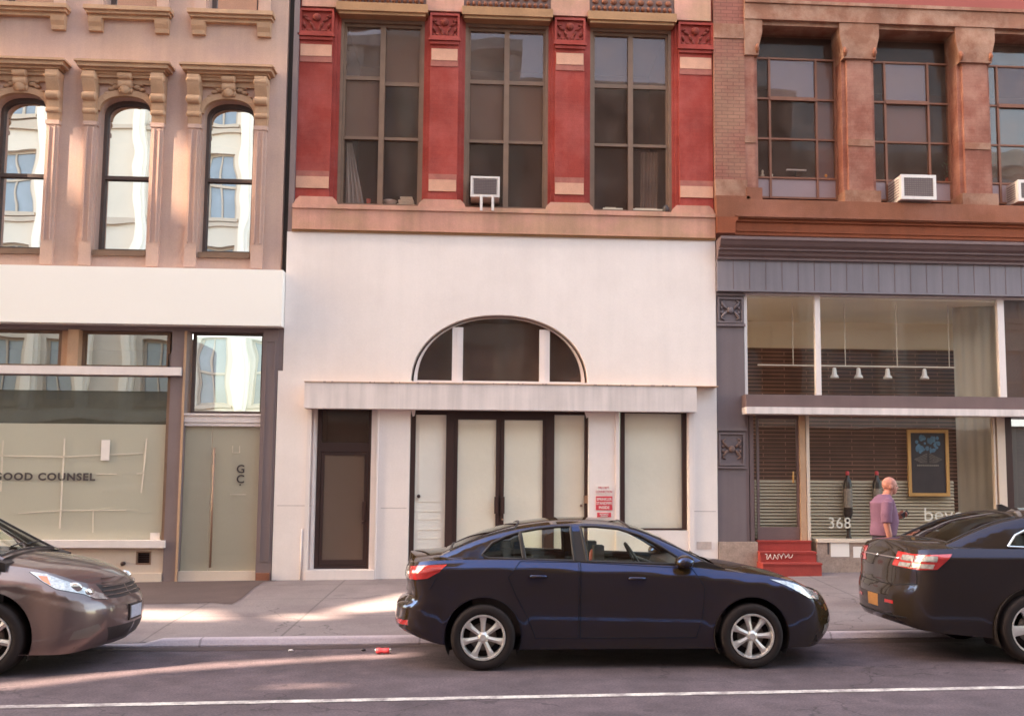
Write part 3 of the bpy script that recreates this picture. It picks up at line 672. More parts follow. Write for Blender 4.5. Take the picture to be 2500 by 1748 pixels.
# fanlight
fan = MB()
o1 = ell(axc, arx-0.04, arz-0.03, azb+0.0); i1 = ell(axc, arx-0.10, arz-0.085, azb+0.05)
fan.plate([(o1[-1][0], azb-0.02), (o1[0][0], azb-0.02)]+o1, [i1], YF+0.12, YF+0.2)
for (a, c) in ((1104, 1130), (1317, 1342)):
    xa, xb = PX(a, 860, YF+0.1), PX(c, 860, YF+0.1); zt_ = azb+(arz-0.06)*sqrt(max(0, 1-(((xa+xb)/2-axc)/(arx-0.06))**2))
    fan.box(xa, xb, YF+0.09, YF+0.2, azb, zt_).box((xa+xb)/2-0.012, (xa+xb)/2+0.012, YF+0.075, YF+0.2, azb, zt_)
fanl = fan.build('fanlight', 'white_paint', Mb)
vs, ts = cdt([(i1[-1][0]-0.02, azb+0.03), (i1[0][0]+0.02, azb+0.03)]+ell(axc, arx-0.08, arz-0.07, azb+0.05), [])
link('pane', [(p[0], YF+0.16, p[1]) for p in vs], [t for t, c in ts], 'pane_arch', fanl)
MB().box(ax0-0.02, ax1+0.02, YF-0.05, YF+0.1, azb-0.04, azb+0.02).build('fanlight_sill', 'white_paint', Mb)
room(ax0, ax1, YF+0.32, YF+1.6, azb-0.3, azb+arz+0.1, 'interior_dark', Mb)
# left door bay
Yd = YF+0.22
MB().box(dl, PX(771, 1200, Yd), YF+0.09, Yd+0.12, 0, st_z).box(dl-0.05, dl+0.02, YF-0.02, YF+0.1, 0, zc0-0.001).box(dl+0.045, dl+0.07, YF+0.05, YF+0.1, 0, st_z).build('door_jamb', 'white_paint', Mb)
MB().box(PX(907, 1200, Yd), dr_, YF+0.04, Yd+0.12, 0, st_z).box(dr_-0.0, dr_+0.03, YF-0.03, YF+0.05, 0, zc0-0.001).build('door_jamb', 'white_paint', Mb)
a, c = PX(771, 1200, Yd), PX(907, 1200, Yd)
zb_, zt_ = PZ(840, 1388, Yd), PZ(840, 1008, Yd)
zr1, zr0 = PZ(840, 1080, Yd), PZ(840, 1100, Yd)
dfr = MB().frame(a, c, Yd, Yd+0.09, zb_, st_z, 0.07, 0.05, 0.09).box(a+0.07, c-0.07, Yd, Yd+0.09, zr0-0.02, zr1).build('door_frame', 'black_frame', Mb)
link('pane', [(a+0.06, Yd+0.05, zr1), (c-0.06, Yd+0.05, zr1), (c-0.06, Yd+0.05, st_z-0.05), (a+0.06, Yd+0.05, st_z-0.05)], [(0, 1, 2, 3)], 'pane_dull', dfr)
d = MB().frame(a+0.075, c-0.075, Yd+0.015, Yd+0.06, zb_+0.055, zr0-0.025, 0.05, 0.09, 0.05).build('door', 'black_frame', Mb)
MB().box(a+0.12, c-0.12, Yd+0.035, Yd+0.045, zb_+0.14, zr0-0.07).build('door_panel', 'paper_brown', d)
link('pane', [(a+0.12, Yd+0.03, zb_+0.14), (c-0.12, Yd+0.03, zb_+0.14), (c-0.12, Yd+0.03, zr0-0.07), (a+0.12, Yd+0.03, zr0-0.07)], [(0, 1, 2, 3)], 'pane_dull', d)
zh = PZ(900, 1245, Yd); MB().box(c-0.145, c-0.095, Yd-0.04, Yd+0.02, zh-0.17, zh+0.14).lathe([(0.02, -0.02), (0.028, 0), (0.02, 0.02)], (c-0.12, Yd-0.05, zh-0.2), 'y', 12).build('handle', 'black_frame', d)
MB().box(dl, dr_, YF-0.05, Yd+0.2, 0, zb_).build('door_step', 'white_paint', Mb)
room(a, c, Yd+0.3, Yd+1.0, 0.2, st_z, 'interior_mid', Mb)
# small drain pipe and foot blocks
xq = PX(735, 1340, YF-0.04); MB().tube([(xq, YF-0.015, 0.1), (xq, YF-0.012, PZ(735, 1290, YF))], 0.014, 10).build('pipe', 'canopy_white', Mb, True)
# entrance
Ye = YF+0.14
b = MB(); zft, zfb = st_z, zwalk(0, 16.5)-0.05
xs = [PX(p, 1150, Ye) for p in (1003, 1013, 1088, 1107, 1211, 1230, 1334, 1353, 1427, 1437)]
b.box(sl_, xs[1], Ye, Ye+0.1, zfb, zft); b.box(xs[2], xs[3], Ye-0.012, Ye+0.1, zfb, zft-0.1)
b.box(xs[6], xs[7], Ye-0.012, Ye+0.1, zfb, zft-0.1); b.box(xs[8], sr_, Ye, Ye+0.1, zfb, zft)
b.box(xs[1], xs[8], Ye+0.002, Ye+0.1, PZ(1220, 1011, Ye), zft); b.box(xs[3], xs[6], Ye-0.002, Ye+0.08, PZ(1220, 1024, Ye), PZ(1220, 1011, Ye))
ef = b.build('entrance_frame', 'black_frame', Mb)
zi = PZ(1220, 1023, Ye)
for (a, c, hn) in ((xs[3], (xs[4]+xs[5])/2-0.004, 1), ((xs[4]+xs[5])/2+0.004, xs[6], 0)):
    d = MB().frame(a, c, Ye+0.01, Ye+0.06, zfb+0.05, zi, 0.066, 0.2, 0.012).build('door', 'black_frame', Mb)
    MB().box(a+0.06, c-0.06, Ye+0.045, Ye+0.05, zfb+0.2, zi-0.01).build('paper_sheet', 'paper_white', d)
    link('pane', [(a+0.06, Ye+0.035, zfb+0.2), (c-0.06, Ye+0.035, zfb+0.2), (c-0.06, Ye+0.035, zi), (a+0.06, Ye+0.035, zi)], [(0, 1, 2, 3)], 'pane_shop', d)
    xh = c-0.05 if hn else a+0.05
    zh = PZ(1220, 1230, Ye); MB().box(xh-0.035, xh+0.03, Ye-0.05, Ye+0.01, zh-0.16, zh+0.12).build('handle', 'black_frame', d)
    if not hn: MB().lathe([(0.012, 0.03), (0.02, 0), (0.012, -0.01)], (xh+0.0, Ye-0.03, zh-0.26), 'y', 10).build('lock', 'bronze', d)
# left sidelight: white panelled door leaf, right sidelight: papered glass
a, c = xs[1], xs[2]
d = MB().box(a, c, Ye+0.05, Ye+0.09, zfb, PZ(1050, 1012, Ye))
for (y0, y1) in ((1030, 1225), (1247, 1268), (1292, 1315), (1338, 1400)):
    d.frame(a+0.06, c-0.05, Ye+0.042, Ye+0.052, PZ(1050, y1, Ye), PZ(1050, y0, Ye), 0.012)
d = d.build('door', 'paper_white', Mb)
kp = at(1019, 1211, Ye); MB().lathe([(0.02, 0.03), (0.012, 0.01), (0.03, -0.02), (0.026, -0.05), (0.01, -0.055)], (kp.x+0.02, Ye+0.04, kp.z), 'y', 14).build('handle', 'black_frame', d, True)
a, c = xs[7], xs[8]
d = MB().box(a, c, Ye+0.055, Ye+0.06, zfb, PZ(1390, 1012, Ye)).build('sidelight', 'paper_white', Mb)
link('pane', [(a, Ye+0.04, zfb), (c, Ye+0.04, zfb), (c, Ye+0.04, zft-0.1), (a, Ye+0.04, zft-0.1)], [(0, 1, 2, 3)], 'pane_shop', d)
lk = at(1432, 1218, Ye); MB().box(lk.x-0.05, lk.x+0.06, Ye-0.03, Ye+0.0, lk.z-0.07, lk.z+0.06).box(lk.x-0.11, lk.x-0.07, Ye+0.01, Ye+0.03, lk.z-0.13, lk.z-0.09).build('latch', 'bronze', ef)
for q in (1008, 1432):
    pq = at(q, 1012, YF); MB().prism([(pq.x-0.03, zc0), (pq.x+0.04, zc0), (pq.x+0.03, zc0-0.09), (pq.x+0.0, zc0-0.11)], 'y', YF-0.03, YF+0.02).build('canopy_bracket', 'white_paint', Mb)
MB().box(sl_, sr_, Ye+0.3, Ye+0.35, 0, st_z).build('inner_wall', 'interior_dark', Mb)
# right window
Yw = YF+0.13
wn = MB().frame(wl+0.03, wr_-0.0, Yw-0.05, Yw+0.06, wb+0.005, st_z, 0.075, 0.03, 0.10).build('window', 'black_frame', Mb)
MB().box(wl+0.1, wr_-0.07, Yw+0.03, Yw+0.035, wb+0.03, st_z-0.05).build('paper_sheet', 'paper_white', wn)
link('pane', [(wl+0.1, Yw+0.01, wb+0.03), (wr_-0.07, Yw+0.01, wb+0.03), (wr_-0.07, Yw+0.01, st_z-0.08), (wl+0.1, Yw+0.01, st_z-0.08)], [(0, 1, 2, 3)], 'pane_shop', wn)
MB().box(wl-0.06, wl+0.0, YF-0.035, YF+0.01, 0, zc0-0.001).box(wr_+0.02, wr_+0.1, YF-0.03, YF+0.01, 0, zc0-0.001).build('pilaster_strip', 'white_paint', Mb)
g0, g1, g2, g3 = R(1701, 1737, 1322, 1340, YF)
mat('worn_patch', (0.55, 0.42, 0.37), 0.9, 0.2, 10, 0.1)
MB().box(g0, g1, YF-0.008, YF+0.0, g2, g3).build('vent_plate', 'worn_patch', Mb)
# thin horizontal joints on the piers
b = MB(); mat('joint', (0.50, 0.40, 0.37), 0.9, 0.1, 5, 0.1)
for (p0_, p1_, pym) in ((672, 765, 1234), (925, 997, 1240), (1682, 1752, 1248)):
    q0, q1 = PX(p0_, pym, YF), PX(p1_, pym, YF); z = PZ((p0_+p1_)/2, pym, YF); b.box(q0+0.03, q1-0.03, YF-0.003, YF+0.001, z-0.006, z+0.006)
b.build('wall_joint', 'joint', Mb)
# signs fixed to the white pier
def sign(name, px0, px1, py0, py1, m, label, lines, tm, cat='sign'):
    x0, x1, z0, z1 = R(px0, px1, py0, py1, YF-0.012)
    t = MB().box(x0, x1, YF-0.012, YF-0.002, z0, z1).build(name, m); tag(t, label, cat, 'signs on the white pier')
    for (s, cxr, zr, hr, wr) in lines:
        text('lettering', s, (z1-z0)*hr*1.38, ((x0+x1)/2, YF-0.0135, z0+(z1-z0)*zr), tm, t, 0.0008, 0.0006, align='CENTER', sx=wr)
    return t, (x0, x1, z0, z1)
sign('wall_sign', 1456, 1493, 1185, 1205, 'sign_card', 'white sign with red lettering, topmost of the three on the pier', [('FIRE DEPT.', 0, 0.60, 0.28, 0.78), ('CONNECTION', 0, 0.12, 0.28, 0.78)], 'sign_red')
t, q = sign('wall_sign', 1455, 1495, 1211, 1245, 'sign_red', 'largest red sign with white lettering, in the middle of the three', [('SPRINKLER', 0, 0.69, 0.2, 0.82), ('STANDPIPE', 0, 0.40, 0.2, 0.82), ('INSIDE', 0, 0.10, 0.2, 0.95)], 'sign_card')
sign('wall_sign', 1458, 1492, 1251, 1262, 'sign_red', 'small narrow red sign, lowest of the three just above the car roof', [('AUTOMATIC', 0, 0.5, 0.32, 0.8), ('SPRINKLER', 0, 0.1, 0.3, 0.8)], 'sign_card')

# ---- upper floor: sill band, red piers, windows
zs1 = PZ(1220, 520, YF-0.02); zs2 = PZ(1220, 571, YF-0.04); zs3 = zWt
MB().box(mx0+0.08, mx1, YF-0.02, YU+0.35, zs2, zs1).build('sill_band', 'pink_stone', Mb)
MB().box(mx0+0.08, mx1, YF-0.06, YU+0.2, zs3+0.035, zs2).box(mx0+0.08, mx1, YF-0.03, YU+0.2, zs3, zs3+0.035).build('string_course', 'ochre_stone', Mb)
zsl = PZ(1220, 507, YF-0.04)
MB().box(mx0+0.08, mx1, YF-0.045, YU+0.33, zs1, zsl-0.02).box(mx0+0.08, mx1, YF-0.01, YU+0.33, zsl-0.02, zsl).build('window_ledge', 'pink_stone', Mb)
piers = [(716, 824), (1032, 1133), (1339, 1442), (1643, 1750)]
PXs = [(PX(a, 300, YU), PX(c, 300, YU)) for a, c in piers]
PXs[0] = (mx0+0.09, PXs[0][1]); PXs[3] = (PXs[3][0], mx1)
zcap1 = PZ(1082, 36, YU); zcap0 = PZ(1082, 97, YU)
zB1, zB0 = PZ(1082, 121, YU), PZ(1082, 149, YU); zB00 = PZ(1082, 163, YU)
zC1, zC0, zC11 = PZ(1082, 440, YU), PZ(1082, 468, YU), PZ(1082, 426, YU)
for k, (a, c) in enumerate(PXs):
    first, last = k == 0, k == 3
    fa = a if first else a+0.11; fc = c if last else c-0.11
    b = MB().box(fa, fc, YU, YU+0.3, zsl, 14.0)
    if not first: b.box(a, a+0.05, YU+0.11, YU+0.3, zsl, zcap1).box(a+0.05, fa, YU+0.06, YU+0.3, zsl, zcap1)
    if not last: b.box(c-0.05, c, YU+0.11, YU+0.3, zsl, zcap1).box(fc, c-0.05, YU+0.06, YU+0.3, zsl, zcap1)
    pr = b.build('pier', 'red_brick', Mb)
    w_ = fc-fa
    MB().box(fa+0.02, fc-0.02, YU-0.02, YU-0.0005, zB0, zB1).build('stone_block', 'block_stone', pr)
    MB().box(fa+0.01, fc-0.01, YU-0.012, YU-0.0005, zB00, zB0).build('stone_band', 'worn_red', pr)
    MB().box(fa+0.01, fc-0.01, YU-0.02, YU-0.0005, zC0, zC1).build('stone_block', 'block_stone', pr)
    MB().box(fa+0.005, fc-0.005, YU-0.012, YU-0.0005, zC1, zC11).build('stone_band', 'worn_red', pr)
    cp = MB().frame(fa-0.01, fc+0.01, YU-0.05, YU-0.0005, zcap0, zcap1, 0.035, 0.05, 0.04).box(fa-0.03, fc+0.03, YU-0.07, YU-0.0005, zcap0-0.04, zcap0).box(fa-0.0, fc+0.0, YU-0.04, YU-0.0005, zcap0-0.1, zcap0-0.05)
    xm = (fa+fc)/2; zm_ = (zcap0+zcap1)/2; hh = (zcap1-zcap0)/2; rr = random.Random(k)
    cpo = cp.build('capital', 'red_brick', pr)
    b = MB(); b.ball((xm, YU-0.02, zm_+hh*0.35), 0.07, 0.045, 0.07)
    for s in (-1, 1):
        for (u, v_, ang, ln) in ((0.07, -0.05, 55, 0.13), (0.14, 0.05, 30, 0.12), (0.10, -0.14, 15, 0.12), (0.2, -0.05, 70, 0.1), (0.04, -0.13, 80, 0.12), (0.19, 0.12, -20, 0.08), (0.2, -0.15, 40, 0.08)):
            A = Vector((xm+s*u*(w_/0.55), YU-0.012, zm_+v_-0.02)); dd = Vector((s*cos(radians(ang)), -0.15, sin(radians(ang))))*ln
            b.tube([A-dd*0.4, A+dd*0.1, A+dd*0.6], [0.012, 0.03, 0.008], 7)
    b.build('carved_relief', 'red_carved', cpo, True)
    # base stone with splayed ends
    e0 = a-(0 if first else 0.05); e1 = c+(0 if last else 0.05)
    MB().prism([(e0, zsl), (e1, zsl), (e1-0.02, zsl+0.06), (e1-0.09, zsl+0.13), (e0+0.09, zsl+0.13), (e0+0.02, zsl+0.06)], 'y', YU-0.09, YU-0.0008 if False else YU+0.02).build('pier_base', 'pink_stone', pr)
# pale stone + ornament band above
ztp = PZ(1082, 34, YU)
for k, (a, c) in enumerate(PXs): MB().box(a+0.03, c-0.03, YU-0.055, YU-0.002, ztp+0.02, 14.0).build('upper_pilaster', 'pink_stone', Mb)
for k in range(3):
    a, c = PXs[k][1], PXs[k+1][0]
    zl = PZ(1235, 42, YU-0.05); zh = PZ(1235, 22, YU-0.05)
    MB().box(a-0.06, c+0.06, YU-0.1, YU+0.3, zl, zh).box(a-0.02, c+0.02, YU-0.06, YU+0.3, zl-0.05, zl).build('lintel', 'ochre_stone', Mb)
    MB().box(a-0.03, c+0.03, YU-0.03, YU+0.3, zh, 14.0).build('spandrel', 'grey_carved', Mb)
    b = MB(); n = 15
    for j in range(n): b.ball((a+(c-a)*(j+0.5)/n, YU-0.05, zh+0.07), 0.036, 0.05, 0.045, 8, 5)
    for j in range(9): b.ball((a+(c-a)*(j+0.5)/9, YU-0.04, zh+0.2), 0.06, 0.03, 0.05, 8, 5)
    b.build('bead_ornament', 'brown_stone', Mb, True)
    # window
    Yv = YU+0.2; zt_ = zl-0.05; zbm = zsl
    fr = MB().frame(a, c, YU+0.14, YU+0.3, zbm, zt_, 0.05, 0.05, 0.06).frame(a+0.05, c-0.05, Yv, YU+0.3, zbm+0.05, zt_-0.06, 0.04, 0.06, 0.05)
    wn = fr.build('window', 'sash_dark' if False else 'sash_brown', Mb)
    A, B = a+0.09, c-0.09; xm = (A+B)/2; mw_ = 0.045
    MB().box(xm-mw_, xm+mw_, Yv-0.03, YU+0.3, zbm+0.05, zt_-0.1).build('mullion', 'sash_brown', wn)
    zA = PZ(1235, 200, Yv) ; zBm = PZ(1235, 347, Yv)
    kinds = {0: (('pane_sky', 0), ('shade', 1), ('pane_dull', 0), ('shade', 0)), 1: (('pane_sky', 0), ('pane_sky', 0), ('shade', 0), ('shade', 0)), 2: (('pane_sky', 0), ('pane_sky', 0), ('pane_sky', 0), ('pane_sky', 0))}[k]
    for si, (s0, s1) in enumerate(((A, xm-mw_), (xm+mw_, B))):
        zaa = zA-(0.09 if (k == 0 and si == 1) else 0)
        MB().box(s0, s1, Yv+0.01, Yv+0.06, zaa-0.05, zaa+0.02).build('rail', 'sash_brown', wn)
        MB().box(s0, s1, Yv-0.01, Yv+0.05, zBm-0.03, zBm+0.02).build('rail', 'sash_brown', wn)
        topk = 'shade' if (k == 0 and si == 1) else 'pane_sky'
        midk = {0: ('shade', 'pane_half2'), 1: ('shade', 'shade'), 2: ('pane_half2', 'pane_half2')}[k][si]
        for (za, zc_, kd) in ((zaa+0.02, zt_-0.1, topk), (zBm+0.02, zaa-0.05, midk), (zbm+0.1, zBm-0.03, 'pane_dull')):
            link('pane', [(s0, Yv+0.03, za), (s1, Yv+0.03, za), (s1, Yv+0.03, zc_), (s0, Yv+0.03, zc_)], [(0, 1, 2, 3)], 'pane_dull' if kd == 'shade' else kd, wn)
            if kd == 'shade': MB().box(s0+0.004, s1-0.004, Yv+0.06, Yv+0.065, za, zc_).build('roller_shade', 'shade_cloth', wn)
    if k == 0:
        b = MB(); rr = random.Random(3); x0_ = A+0.03
        n = 12; pts = [(x0_+0.27*(j/n), Yv+0.16+0.05*sin(j*2.1)) for j in range(n+1)]
        v = []; f = []
        for j, (px_, py_) in enumerate(pts):
            v += [(A+0.02+(px_-x0_)*0.35, py_, zBm-0.05), (px_*1.0+0.06*(j/n), py_, zbm+0.07)]
        for j in range(n): f.append((2*j, 2*j+2, 2*j+3, 2*j+1))
        link('curtain', v, f, 'cloth_pale', wn, True)
    if k == 2:
        v = []; f = []; n = 16
        for j in range(n+1):
            xx = xm+0.22+0.3*j/n; yy = Yv+0.2+0.04*sin(j*1.9); v += [(xx, yy, zBm-0.05), (xx-0.02, yy, zbm+0.07)]
        for j in range(n): f.append((2*j, 2*j+2, 2*j+3, 2*j+1))
        mat('curtain_dim', (0.19, 0.12, 0.085), 0.9, 0.1, 3, 0.05, streak=0.4)
        link('curtain', v, f, 'curtain_dim', wn, True)
room(PXs[0][1], PXs[3][0], YU+0.31, YU+2.6, zsl-0.1, zcap1+0.1, 'interior_dark', Mb)
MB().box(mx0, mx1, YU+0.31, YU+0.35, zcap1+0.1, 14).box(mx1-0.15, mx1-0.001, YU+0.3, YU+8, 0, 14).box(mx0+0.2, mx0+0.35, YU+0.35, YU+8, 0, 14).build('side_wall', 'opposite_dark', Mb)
MB().box(mx0+0.0, mx0+0.089, YF+0.03, YF+0.3, zWt, 14).build('edge_strip', 'mauve_paint', Mb)
# ================================================================ right building
Rb = empty('brownstone_building', (6.0, YF, 0.0), 'brownstone building with a grey metal shop cornice and a glass shop front at right', 'building')
YR = YF+0.02
rx0 = mx1+0.012; RX = 15.0
zg = PZ(2125, 491, YR+0.4)             # bottom of upper glass
zla1, zla0 = PZ(2100, 492, YR-0.12), PZ(2100, 538, YR-0.12)
zor0 = PZ(2100, 579, YR-0.05)
zlt = PZ(2100, 62, YR)                 # lintel underside
zlt1 = PZ(2100, 14, YR)
wA = (PX(1853, 300, YR), PX(2061, 300, YR)); wB = (PX(2140, 300, YR), PX(2345, 300, YR))
wC = (PX(2424, 300, YR), PX(2424, 300, YR)+(wB[1]-wB[0])); bayw = wB[0]-wA[0]
wD = (wC[0]+(wC[0]-wB[0]), wC[1]+(wC[0]-wB[0]))
wins = [wA, wB, wC, wD]
zhead = PZ(2100, 60, YR)
MB().box(rx0, RX, YR-0.10, YR+0.5, zla0, zla1-0.0).box(rx0+0.33, RX, YR-0.125, YR-0.099, zla0+0.02, zla0+0.06).build('sill_course', 'brown_stone', Rb)
MB().box(rx0+0.33, RX, YR-0.02, YR+0.3, zor0, zla0).box(rx0+0.36, RX, YR-0.055, YR-0.01, zla0-0.05, zla0-0.001).box(rx0+0.36, RX, YR-0.04, YR-0.01, zor0+0.06, zor0+0.085).build('frieze_band', 'orange_stone', Rb)
MB().prism([(rx0, zor0), (rx0+0.32, zor0), (rx0+0.32, zla0-0.09), (rx0+0.37, zla0-0.03), (rx0+0.37, zla0), (rx0, zla0)], 'y', YR-0.14, YR+0.3).build('end_block', 'orange_stone', Rb)
# left pier
p1 = PX(1819, 300, YR)
pl = MB().box(rx0, p1, YR, YR+0.5, PZ(1783, 440, YR), 14).build('pier', 'tan_brick', Rb)
MB().box(rx0, p1+0.02, YR-0.03, YR+0.5, PZ(1783, 480, YR), PZ(1783, 440, YR)).build('pier_base', 'lintel_stone', pl)
MB().box(rx0, p1+0.06, YR-0.05, YR+0.5, zla1, PZ(1783, 480, YR)).build('pier_plinth', 'brown_stone', pl)
MB().box(rx0-0.0, p1, YR-0.02, YR-0.0005, PZ(1783, 95, YR), PZ(1783, 60, YR)).build('stone_band', 'lintel_stone', pl)
# pillars with flaring capitals between the windows
spans = [(p1, wA[0]), (wA[1], wB[0]), (wB[1], wC[0]), (wC[1], wD[0]), (wD[1], RX)]
zcap = PZ(2100, 130, YR)
for k, (a, c) in enumerate(spans):
    m_ = 'pillar_red'
    e = 0.07
    p = MB().box(a+(0 if k == 0 else e), c-e, YR+0.01, YR+0.45, zla1, zcap+0.02)
    if k: p.box(a, a+e, YR+0.09, YR+0.45, zla1, zcap+0.02)
    p.box(c-e, c, YR+0.09, YR+0.45, zla1, zcap+0.02)
    pi_ = p.build('pillar', m_, Rb)
    o0 = 0 if k == 0 else 0.06
    MB().prism([(a-0.0+(0), zcap-0.12), (c, zcap-0.12), (c+0.01, zcap+0.05), (c+0.07, zcap+0.3), (c+0.07, zhead), (a-o0, zhead), (a-o0, zcap+0.3), (a-o0*0.2, zcap+0.05)], 'y', YR-0.04, YR+0.4).build('capital', 'lintel_stone', pi_)
    b = MB(); zz = zcap-0.05
    b.tube([(c-0.03, YR-0.05, zz-0.04), (c-0.03, YR-0.075, zz+0.03), (c-0.02, YR-0.05, zz+0.12)], [0.015, 0.04, 0.02], 8)
    if k: b.tube([(a+0.03, YR-0.05, zz-0.04), (a+0.03, YR-0.075, zz+0.03), (a+0.02, YR-0.05, zz+0.12)], [0.015, 0.04, 0.02], 8)
    b.build('carved_knob', 'brown_stone', pi_, True)
    zmb = PZ(2100, 345, YR)
    MB().box(a+(0 if k == 0 else e)-0.01, c-e+0.01, YR-0.01, YR+0.0095, zmb-0.09, zmb+0.03).build('stone_block', 'lintel_stone', pi_)
    MB().box(a-(0 if k == 0 else 0.03), c+0.03, YR-0.05, YR+0.4, zla1, zla1+0.22).build('pillar_base', 'lintel_stone' if k else 'brown_stone', pi_)
MB().box(p1, RX, YR-0.06, YR+0.5, zhead, zlt1).box(p1, RX, YR-0.09, YR-0.05, zlt1-0.06, zlt1).box(p1+0.03, RX, YR+0.02, YR+0.5, zhead-0.07, zhead).build('lintel', 'lintel_stone', Rb)
MB().box(p1, RX, YR-0.02, YR+0.5, zlt1, 14.0).build('upper_wall', 'upper_red', Rb)
mat('panel_mauve', (0.30, 0.20, 0.20), 0.6, 0.1, 1.5, 0.05)
mat('shade_mauve', (0.19, 0.12, 0.12), 0.9, 0.08, 1.2, 0.05)
Yg = YR+0.40
zrow = [zg] + [PZ(2125, y, Yg) for y in (441, 347, 250, 153)] + [zhead]
for k, (a, c) in enumerate(wins):
    b = MB(); t = 0.02
    v1_, v2_ = (a+(c-a)*0.20, a+(c-a)*0.76) if k != 1 else (a+(c-a)*0.21, a+(c-a)*0.735)
    b.frame(a, c, Yg-0.02, Yg+0.06, zg, zhead, 0.035)
    for v_ in (v1_, v2_): b.box(v_-t, v_+t, Yg-0.03, Yg+0.05, zg, zrow[4]+0.02)
    for z in zrow[1:5]: b.box(a, c, Yg-0.025, Yg+0.045, z-t*0.8, z+t*0.8)
    b.box(v1_, v2_, Yg-0.05, Yg-0.02, zrow[3]-0.035, zrow[3]+0.03)
    wn = b.build('window', 'window_steel', Rb)
    cols = [a, v1_, v2_, c]
    for r in range(5):
        for q in range(3 if r < 4 else 1):
            x0, x1 = (cols[q], cols[q+1]) if r < 4 else (a, c)
            if r == 0: MB().box(x0+0.01, x1-0.01, Yg+0.0, Yg+0.012, zrow[0], zrow[1]).build('panel', 'panel_mauve', wn); continue
            link('pane', [(x0, Yg, zrow[r]), (x1, Yg, zrow[r]), (x1, Yg, zrow[r+1]), (x0, Yg, zrow[r+1])], [(0, 1, 2, 3)], 'pane_sky' if (r == 3 and q == 1) else ('pane_half' if k == 2 else 'pane_dull'), wn)
    if k == 1: MB().box(v1_+0.03, v2_-0.03, Yg+0.05, Yg+0.055, zrow[2], zrow[4]).build('roller_shade', 'shade_mauve', wn)
    if k == 0: MB().box(v1_+0.03, v2_-0.03, Yg+0.05, Yg+0.055, zrow[3], zrow[4]).box(v2_, c, Yg+0.07, Yg+0.08, zrow[1], zrow[4]).build('roller_shade', 'shade_mauve', wn)
room(p1, RX, Yg+0.1, Yg+2.8, zg-0.1, zhead+0.05, 'interior_dark', Rb)
# grey metal cornice and panelled frieze
zk1, zk0 = PZ(2100, 585, YR-0.35), PZ(2100, 640, YR-0.12)
c0 = rx0-0.0
pr = [(YR+0.1, zk1), (YR-0.40, zk1), (YR-0.40, zk1-0.05), (YR-0.37, zk1-0.07), (YR-0.33, zk1-0.13), (YR-0.27, zk1-0.17), (YR-0.27, zk1-0.20), (YR-0.22, zk1-0.21), (YR-0.20, zk1-0.27), (YR-0.15, zk1-0.30), (YR-0.15, zk0+0.0), (YR+0.1, zk0)]
MB().prism(pr, 'x', c0, RX).build('cornice', 'cornice_metal', Rb)
zf0 = PZ(2100, 717, YR-0.1)
fz = MB().box(c0, RX, YR-0.10, YR+0.15, zf0, zk0).box(c0, RX, YR-0.12, YR-0.095, zf0, zf0+0.03).build('frieze', 'grey_panel', Rb)
b = MB(); x = c0+0.28
while x < RX: b.box(x-0.004, x+0.004, YR-0.106, YR-0.099, zf0+0.03, zk0); x += 0.285
b.build('panel_seam', 'cornice_metal', fz)
# cast iron pilaster
q0, q1 = rx0, PX(1819, 1000, YR)
zpb = PZ(1785, 1322, YR)
b = MB().box(q0, q1, YR, YR+0.3, zpb, zf0)
for (ya, yb_) in ((717, 723), (791, 797), (1042, 1052), (1139, 1143)): b.box(q0, q1+0.015, YR-0.04, YR+0.001, PZ(1783, yb_, YR), PZ(1783, ya, YR))
ppl = b.build('pilaster', 'grey_metal', Rb)
for (ya, yb_, ms) in ((727, 789, 'grey_metal'), (1056, 1136, 'grey_carved')):
    z1, z0 = PZ(1783, ya, YR), PZ(1783, yb_, YR); xm = (q0+q1)/2
    o = MB().frame(q0+0.02, q1-0.02, YR-0.035, YR-0.001, z0, z1, 0.03).build('carved_panel', 'grey_metal', ppl)
    b = MB().lathe([(0.02, -0.03), (0.055, -0.025), (0.06, 0), (0.03, 0.01)], (xm, YR-0.01, (z0+z1)/2), 'y', 12)
    for s in (-1, 1):
        for u in (-1, 1):
            b.tube([(xm+s*0.06, YR-0.01, (z0+z1)/2+u*0.02), (xm+s*0.12, YR-0.025, (z0+z1)/2+u*0.08), (xm+s*0.16, YR-0.01, (z0+z1)/2+u*0.14), (xm+s*0.1, YR-0.015, (z0+z1)/2+u*0.17)], [0.018, 0.024, 0.02, 0.01], 6)
            b.ball((xm+s*0.15, YR-0.01, (z0+z1)/2+u*0.04), 0.03, 0.02, 0.03, 8, 5)
    b.build('carved_relief', ms if ms == 'grey_carved' else 'grey_metal', o, True)
MB().box(q0, PX(1848, 1350, YR), YR-0.06, YR+0.3, 0, zpb).build('plinth', 'granite', Rb)
# shop glazing
zt1 = zf0; zmid1, zmid0 = PZ(2100, 969, YR-0.25), PZ(2100, 1013, YR-0.25)
zbk = PZ(2200, 1316, YR)
ug = MB().box(q1, RX, YR+0.03, YR+0.12, zt1-0.03, zt1-0.001).build('transom_window', 'white_paint', Rb)
for (pa, pb_, y) in ((1817, 1824, 850), (1990, 2003, 850), (2437, 2453, 850)): MB().box(PX(pa, y, YR+0.05), PX(pb_, y, YR+0.05), YR+0.03, YR+0.12, zmid1, zt1-0.03).build('mullion', 'white_paint', ug)
link('pane', [(q1, YR+0.08, zmid1), (RX, YR+0.08, zmid1), (RX, YR+0.08, zt1), (q1, YR+0.08, zt1)], [(0, 1, 2, 3)], 'pane_shop', ug)
MB().box(PX(2456, 850, YR+0.15), RX, YR+0.16, YR+0.18, zmid1, zt1).build('dark_panel', 'interior_dark', Rb)  # plain dark panel behind the upper glass
